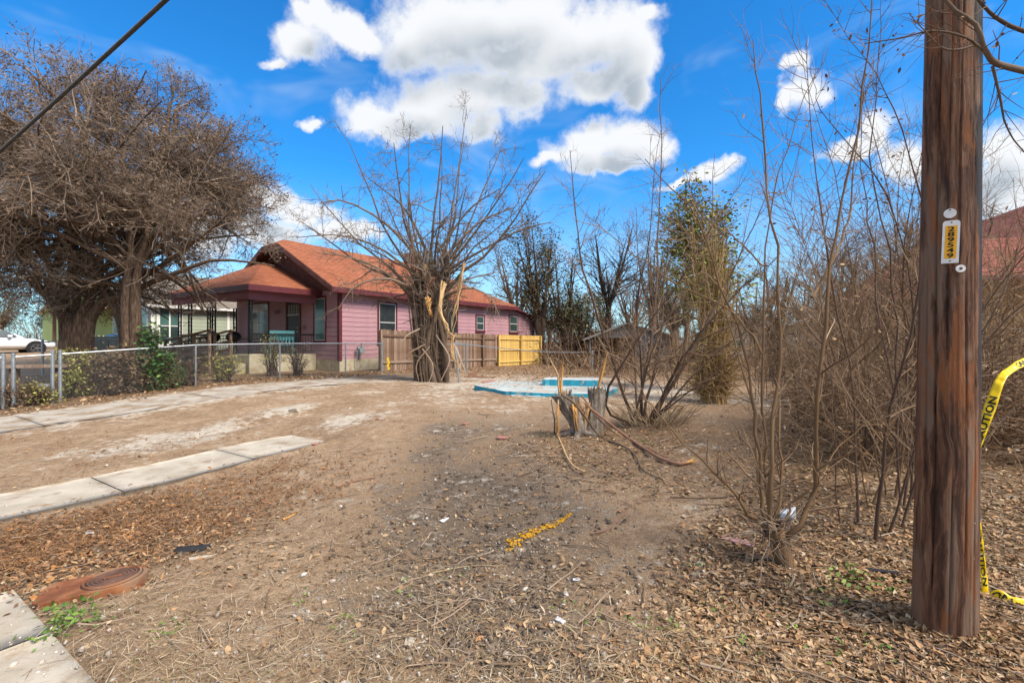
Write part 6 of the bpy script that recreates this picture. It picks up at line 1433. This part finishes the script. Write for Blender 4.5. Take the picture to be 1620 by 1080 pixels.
def debris():
    r = random.Random(9)
    def lump(name, label, px, py, sx, sy, sz, m, cat, seed, rot=None):
        p = G(px, py); rr = np.random.default_rng(seed); mb = MB().box(-sx, sx, -sy, sy, 0, sz); v = np.array(mb.v); v += rr.normal(0, 1, v.shape) * np.array((sx, sy, sz)) * .22
        t = obj(name, mesh(name, v, mb.f), m, None, (p[0], p[1], p[2] - sz * .15), rr.uniform(0, 3) if rot is None else rot); tag(t, label, cat); b_ = t.modifiers.new('b', 'BEVEL'); b_.width = min(sx, sy, sz) * .25; b_.segments = 2; return t
    lump('brick_fragment', 'larger red brick piece lying left of the stump', 796, 692, .075, .04, .04, M['brick'], 'brick', 1, .1)
    lump('brick_fragment', 'red brick piece half sunk in the tan dirt', 737, 669, .07, .035, .025, M['brick'], 'brick', 2)
    lump('brick_fragment', 'pink brick scrap on the left end of the blue slab', 772, 606, .22, .08, .09, M['brick'], 'brick', 3, .2)
    lump('brick_fragment', 'small bright red brick chip by the walkway end', 497, 706, .03, .025, .03, M['brick'], 'brick', 4)
    lump('brick_fragment', 'small red brick chip farther out in the tan dirt', 597, 665, .045, .03, .03, M['brick'], 'brick', 5)
    lump('board_scrap', 'flat pink board scrap beside the near shrub stub', 1165, 860, .10, .045, .02, M['pinkslab'], 'scrap', 6, -.8)
    lump('board_scrap', 'brown plank lying behind the blue slab near the vine tree', 760, 597, .55, .07, .06, M['redbark'], 'plank', 7, .15)
    lump('root_ball', 'dark red root clump on the ground by the leaning post', 748, 596, .16, .13, .16, M['redbark'], 'root', 8)
    lump('concrete_chunk', 'pale concrete lump in the tan dirt near the ruts', 467, 652, .10, .07, .06, M['concrete'], 'concrete', 9)
    lump('concrete_chunk', 'grey concrete chip among the straw in the near foreground', 648, 1016, .035, .025, .012, M['concrete'], 'concrete', 10)
    lump('concrete_chunk', 'white stone beside the gate post weeds', 68, 612, .14, .1, .12, M['white'], 'stone', 11)
    lump('fabric_scrap', 'black fabric scrap in the leaves left of the pole', 1395, 916, .075, .02, .025, M['blackcloth'], 'scrap', 12, -.45)
    lump('pipe_scrap', 'black curved pipe scrap in the rusty needles', 300, 872, .10, .025, .035, M['blackcloth'], 'scrap', 13, .35)
    lump('pipe_scrap', 'pale grey broken pipe beside the black pipe scrap', 318, 882, .085, .014, .014, M['concrete'], 'scrap', 14, .3)
    lump('paper_scrap', 'silver wrapper on the dark soil in mid foreground', 703, 822, .04, .02, .012, M['paper'], 'litter', 15)
    lump('paper_scrap', 'white crumpled wrapper on the near soil', 886, 983, .03, .016, .008, M['paper'], 'litter', 16)
    lump('paper_scrap', 'white plastic scrap in the rusty needles left', 142, 840, .05, .03, .012, M['paper'], 'litter', 17)
    lump('paper_scrap', 'small white scrap on the bare soil below the stump', 912, 920, .022, .016, .008, M['paper'], 'litter', 18)
    lump('paper_scrap', 'white plastic bag caught behind the near shrub', 1247, 822, .05, .04, .09, M['paper'], 'litter', 19)
    lump('concrete_chunk', 'grey flat stone beside the rusted cover', 104, 985, .03, .02, .012, M['concrete'], 'stone', 20)
    def stick(label, pts, rr, m, seed):
        q = np.array([G(*p) + np.array((0, 0, .012)) for p in pts]); o_ = q[0].copy(); rg = np.random.default_rng(seed); P = wob(bez(q - o_, 14)[None], .003, rg)
        v, f = tubes(P, np.linspace(rr, rr * .5, 14)[None], 6); o = obj('fallen_stick', mesh('fallen_stick', v, f, True), m, None, tuple(o_)); tag(o, label, 'stick', 'sticks on the ground')
    stick('straight reddish stick on the dark soil', [(533, 768), (560, 760), (595, 753)], .011, M['redbark'], 1)
    stick('thin reddish stick curving at the straw edge', [(426, 745), (445, 733), (466, 712)], .010, M['redbark'], 2)
    stick('long pale stick lying across the near soil', [(685, 906), (740, 894), (800, 894)], .005, M['straw'], 3)
    stick('hooked pale tendril on the soil', [(694, 848), (705, 862), (730, 873), (764, 867)], .004, M['straw'], 4)
    stick('short white twig on the soil', [(731, 795), (745, 805), (760, 818)], .005, M['palevine'], 5)
    stick('red twig running toward the painted line', [(935, 844), (965, 835), (1010, 790), (1025, 780)], .006, M['redbark'], 6)
    stick('thin tan stick in the near straw', [(530, 966), (560, 970), (593, 976)], .004, M['straw'], 7)
    stick('dark twig lying on the walkway slab', [(105, 768), (150, 763), (210, 758)], .004, M['darkstem'], 8)
    stick('grey stick between brick piece and stump', [(800, 760), (850, 742), (880, 722)], .008, M['greybark'], 9)
    stick('orange wood chip stick right of center soil', [(447, 822), (458, 816), (472, 808)], .012, M['rawwood'], 10)
    stick('pale branch in the leaf litter near the shrub', [(1130, 770), (1190, 775), (1240, 765)], .007, M['darkstem'], 11)
    stick('dark twig lying on the bare soil right', [(1060, 790), (1120, 792), (1170, 788)], .008, M['darkstem'], 12)
debris()

# ------------------------------------------------------------------ ground cover
def polar(r, n, x0, x1, y0, y1, power=1.0):
    """random photo-side points falling on the ground: denser close by, as the eye resolves them"""
    py = y0 + (y1 - y0) * r.random(n) ** power; px = r.uniform(x0, x1, n)
    z = 0.15; Y = (H - z) * F / (py - 541)
    for _ in range(6): X = (px - 810) / F * Y; Y = (H - hs(X, Y)) * F / (py - 541)
    X = (px - 810) / F * Y; return X, Y
def lay(r, X, Y, tv, tf, size, tilt, lift=.004, name='', m=None, label='', cat='', flat=1.0):
    n = len(X); pos = np.stack([X, Y, hz(X, Y) + lift + r.uniform(0, .010, n)], 1); sc = size[0] + (size[1] - size[0]) * r.random(n) ** 1.7; sc = sc[:, None] * np.stack([r.uniform(.8, 1.25, n), r.uniform(.6, 1.3, n), np.ones(n)], 1)
    on = slabmask(X, Y) > .5; pos[on, 2] += .045
    v, f = scatter(tv, tf, pos, rotmats(r.uniform(0, 6.28, n), r.normal(0, tilt, n), r.normal(0, tilt, n)), sc)
    o = obj(name, mesh(name, v, f), m); tag(o, label, cat, kind='stuff'); return o
def ground_cover():
    r = np.random.default_rng(123)
    # leaf litter: bank on the right, thinner elsewhere
    X, Y = polar(r, 74000, -60, 1680, 585, 1110); d, l = dl(X, Y); dk, li, pa = soil_zones(X, Y); n_ = fbm(X * 1.1, Y * 1.1, 3, 71)
    p = np.clip(li * (.55 + 1.1 * smooth((n_ - .36) / .3)) + .025 + .07 * (n_ > .6), 0, 1) * np.where(slabmask(X, Y) > .5, .03, 1) * np.where(l > 11, .8, 1); left = (l > 3.6) & (d < 3.5); p = np.where(left, p * .45, p)
    k = r.random(len(X)) < p; lay(r, X[k], Y[k], LEAF_V, np.array(LEAF_F), (.012, .058), .28, .006, 'fallen_leaves', M['litter'], 'brown fallen leaves covering the ground', 'leaves')
    k2 = (r.random(len(X)) < p * .5); lay(r, X[k2] + .013, Y[k2] + .017, CURL_V, np.array(LEAF_F), (.014, .058), .45, .008, 'curled_leaves', M['litter'], 'curled brown leaves lying over the litter', 'leaves')
    b = G(1494, 1016); a = r.uniform(0, 6.28, 900); q = .115 + np.abs(r.normal(0, .09, 900)); X2, Y2 = b[0] + np.cos(a) * q, b[1] + np.sin(a) * q
    lay(r, X2, Y2, CURL_V, np.array(LEAF_F), (.015, .06), .55, .01, 'pole_foot_leaves', M['litter'], 'leaves and soil banked round the pole foot', 'leaves')
    c = G(870, 613); X2, Y2 = c[0] + r.normal(0, 1.1, 260), c[1] + r.normal(0, .7, 260); pos = np.stack([X2, Y2, np.full(260, .465)], 1); v, f = scatter(CURL_V, LEAF_F, pos, rotmats(r.uniform(0, 6.28, 260), r.normal(0, .2, 260), r.normal(0, .2, 260)), r.uniform(.03, .09, 260)); o = obj('slab_leaves', mesh('slab_leaves', v, f), M['litter']); tag(o, 'scattered leaves and chips on the blue slab', 'leaves', kind='stuff')
    # rusty needles and stalks by the sidewalk and walkway
    X, Y = polar(r, 44000, -60, 620, 690, 1000); d, l = dl(X, Y); n_ = fbm(X * 1.3, Y * 1.3, 3, 81); w = smooth(1.5 - np.abs(l - 5.15) / .85) * smooth((4.6 - d) / 1.6) * smooth((d - .35) / .4); w = np.maximum(w, .25 * smooth((d - .4)) * smooth((7 - d) / 2) * (l > 7.2) * (n_ > .52))
    k = r.random(len(X)) < w * smooth((n_ - .30) / .2) * np.where(slabmask(X, Y) > .5, .05, 1); blade = np.array(BLADE_V) * np.array((1, 1.25, 1.2)); lay(r, X[k], Y[k], blade, np.array([(0, 1, 2), (0, 2, 3), (3, 2, 4)]), (.04, .16), .28, .012, 'rusty_needles', M['redlitter'], 'rusty red brown needles strewn by the walkway', 'litter')
    k = r.random(len(X)) < .25 * w; lay(r, X[k], Y[k], CURL_V, np.array(LEAF_F), (.02, .06), .5, .012, 'rusty_leaves', M['redlitter'], 'orange brown leaf scraps among the needles', 'leaves')
    # dry straw over the tan dirt
    X, Y = polar(r, 60000, -60, 1680, 600, 1110); d, l = dl(X, Y); dk, li, pa = soil_zones(X, Y); n_ = fbm(X * .9, Y * .9, 3, 91)
    w = np.clip(.20 + .85 * smooth((n_ - .42) / .2) * (1 - .75 * dk) + .5 * ((d < 2.6) & (l < 4.2)), 0, 1) * np.where(slabmask(X, Y) > .5, .05, 1) * (1 - .35 * pa)
    k = r.random(len(X)) < w; lay(r, X[k], Y[k], BLADE_V, np.array([(0, 1, 2), (0, 2, 3), (3, 2, 4)]), (.035, .12), .22, .008, 'dry_straw', M['straw'], 'short dry straw scattered over the dirt', 'straw')
    # gravel and clods
    X, Y = polar(r, 22000, -60, 1680, 590, 1110); d, l = dl(X, Y); dk, li, pa = soil_zones(X, Y); pv, pf = pebble(1)
    k = r.random(len(X)) < np.clip(.12 + .45 * dk + .35 * pa + .6 * smooth((d - 6) / 4), 0, 1) * (1 - .7 * li); n = k.sum(); lay(r, X[k], Y[k], pv, pf, (.003, .012), .6, .0, 'gravel', M['gravel'], 'pale pebbles and chips lying in the soil', 'gravel')
    kk = r.random(len(X)) < .012 * (1 - li); lay(r, X[kk], Y[kk], pv, pf, (.014, .028), .6, .0, 'stones', M['gravel'], 'larger pale stones lying here and there in the soil', 'stones')
    X, Y = polar(r, 16000, 380, 1320, 640, 1110); d, l = dl(X, Y); dk, li, pa = soil_zones(X, Y); n_ = fbm(X * 2, Y * 2, 3, 95); pv, pf = pebble(5)
    k = r.random(len(X)) < dk * smooth((n_ - .38) / .2) * .8; lay(r, X[k], Y[k], pv, pf, (.005, .026), .6, -.002, 'soil_clods', M['clod'], 'dark crumbly soil clods in the turned earth', 'soil')
    # broken twigs lying about
    X, Y = polar(r, 9000, -60, 1680, 600, 1100); d, l = dl(X, Y); dk, li, pa = soil_zones(X, Y); n_ = fbm(X * .8, Y * .8, 3, 97)
    stump = smooth(1.6 - np.hypot((l - 2.6) / 1.6, (d - 6.0) / 1.6)); k = r.random(len(X)) < np.clip(.05 + .22 * li + .75 * stump + .15 * (n_ > .56), 0, 1) * np.where(slabmask(X, Y) > .4, .05, 1); X, Y = X[k], Y[k]; n = len(X)
    a = r.uniform(0, 6.28, n); L = .05 + .40 * r.random(n) ** 3; pts = []
    for q in np.linspace(-.5, .5, 4): x_ = X + np.cos(a) * L * q + r.normal(0, .008, n); y_ = Y + np.sin(a) * L * q + r.normal(0, .008, n); pts.append(np.stack([x_, y_, hz(x_, y_) + .008 + np.abs(r.normal(0, .01, n))], 1))
    P = np.stack(pts, 1); v, f = tubes(P, rad(P, 1, .5) * (r.uniform(.0015, .005, n) * (.6 + L * 2))[:, None], 4); o = obj('fallen_twigs', mesh('fallen_twigs', v, f), M['palevine']); tag(o, 'broken brown twigs lying all over the lot', 'twigs', kind='stuff')
    # small weeds
    cl = [G(px, py) for px, py in ((122, 1002), (100, 1000), (85, 1005), (110, 968), (95, 972), (1350, 940), (1345, 925), (1320, 965), (275, 1005), (270, 1000), (1330, 905), (855, 690), (870, 695), (1015, 700), (1030, 705), (940, 985), (640, 935), (720, 905), (1100, 900), (1420, 960), (1250, 1000), (1180, 1030), (1380, 1040), (1010, 990), (890, 960), (470, 950), (560, 1010), (1130, 960), (1060, 1000), (545, 985), (1310, 1040), (1560, 1050))]
    big = [3, 3, 2.6, 1.6, 1.6, 2, 2, 1.5] + [1] * 40; P = []; Sz = []
    for i, c in enumerate(cl):
        m = int(16 * big[i]); q = c + r.normal(0, 1, (m, 3)) * np.array((.05, .05, 0)) * min(big[i], 1.6); q[:, 2] = hz(q[:, 0], q[:, 1]) + r.uniform(.005, .035 * big[i] ** .7, m); P.append(q); Sz.append(r.uniform(.014, .034, m) * big[i] ** .4)
    P = np.concatenate(P); Sz = np.concatenate(Sz); m = len(P); v, f = scatter(LEAF_V, LEAF_F, P, rotmats(r.uniform(0, 6.28, m), r.normal(0, .6, m), r.normal(0, .6, m)), Sz)
    o = obj('green_weeds', mesh('green_weeds', v, f), M['weed']); tag(o, 'small green weeds sprouting in the dirt', 'weeds', kind='stuff')
    X, Y = polar(r, 5000, 0, 1620, 690, 1090); n_ = fbm(X * 1.4, Y * 1.4, 3, 99); k = (n_ > .60) & (slabmask(X, Y) < .5); lay(r, X[k], Y[k], BLADE_V, np.array([(0, 1, 2), (0, 2, 3), (3, 2, 4)]), (.02, .06), .6, .012, 'green_grass', M['weed'], 'sparse green grass blades in the dirt', 'grass')
    # yellow survey paint sprayed over the clods
    t_ = r.random(420); px = 803 + 100 * t_ + r.normal(0, 4, 420) * (1.2 - t_); py = 866 - 56 * t_ + r.normal(0, 4.5, 420) * (1.2 - t_); q = np.array([G(a, b_) for a, b_ in zip(px, py)]); q[:, 2] += .008
    v, f = scatter(*pebble(9), q, rotmats(r.uniform(0, 6.28, 420), r.normal(0, .4, 420), r.normal(0, .4, 420)), r.uniform(.003, .012, 420)[:, None] * np.array([[1.3, 1.3, .6]])); o = obj('survey_paint', mesh('survey_paint', v, f), M['paint']); tag(o, 'streak of orange yellow marking paint on the soil', 'paint', kind='stuff')
    # fallen leaves along the fence foot and at the back of the lot
    X = []; n = 9000; dd = r.uniform(0, 30, n); ll = r.uniform(8, 17, n); X, Y = xy(dd, ll); w = np.maximum(smooth((ll - 14.0) / .6), smooth((dd - 12) / 3) * .5); k = r.random(n) < w; lay(r, X[k], Y[k], CURL_V, np.array(LEAF_F), (.06, .13), .4, .01, 'fence_litter', M['litter'], 'brown leaves drifted along the fence foot', 'leaves')
ground_cover()
tri = sum(len(o.data.polygons) for o in bpy.data.objects if o.type == 'MESH')
print('polygons', tri, 'objects', len(bpy.data.objects))
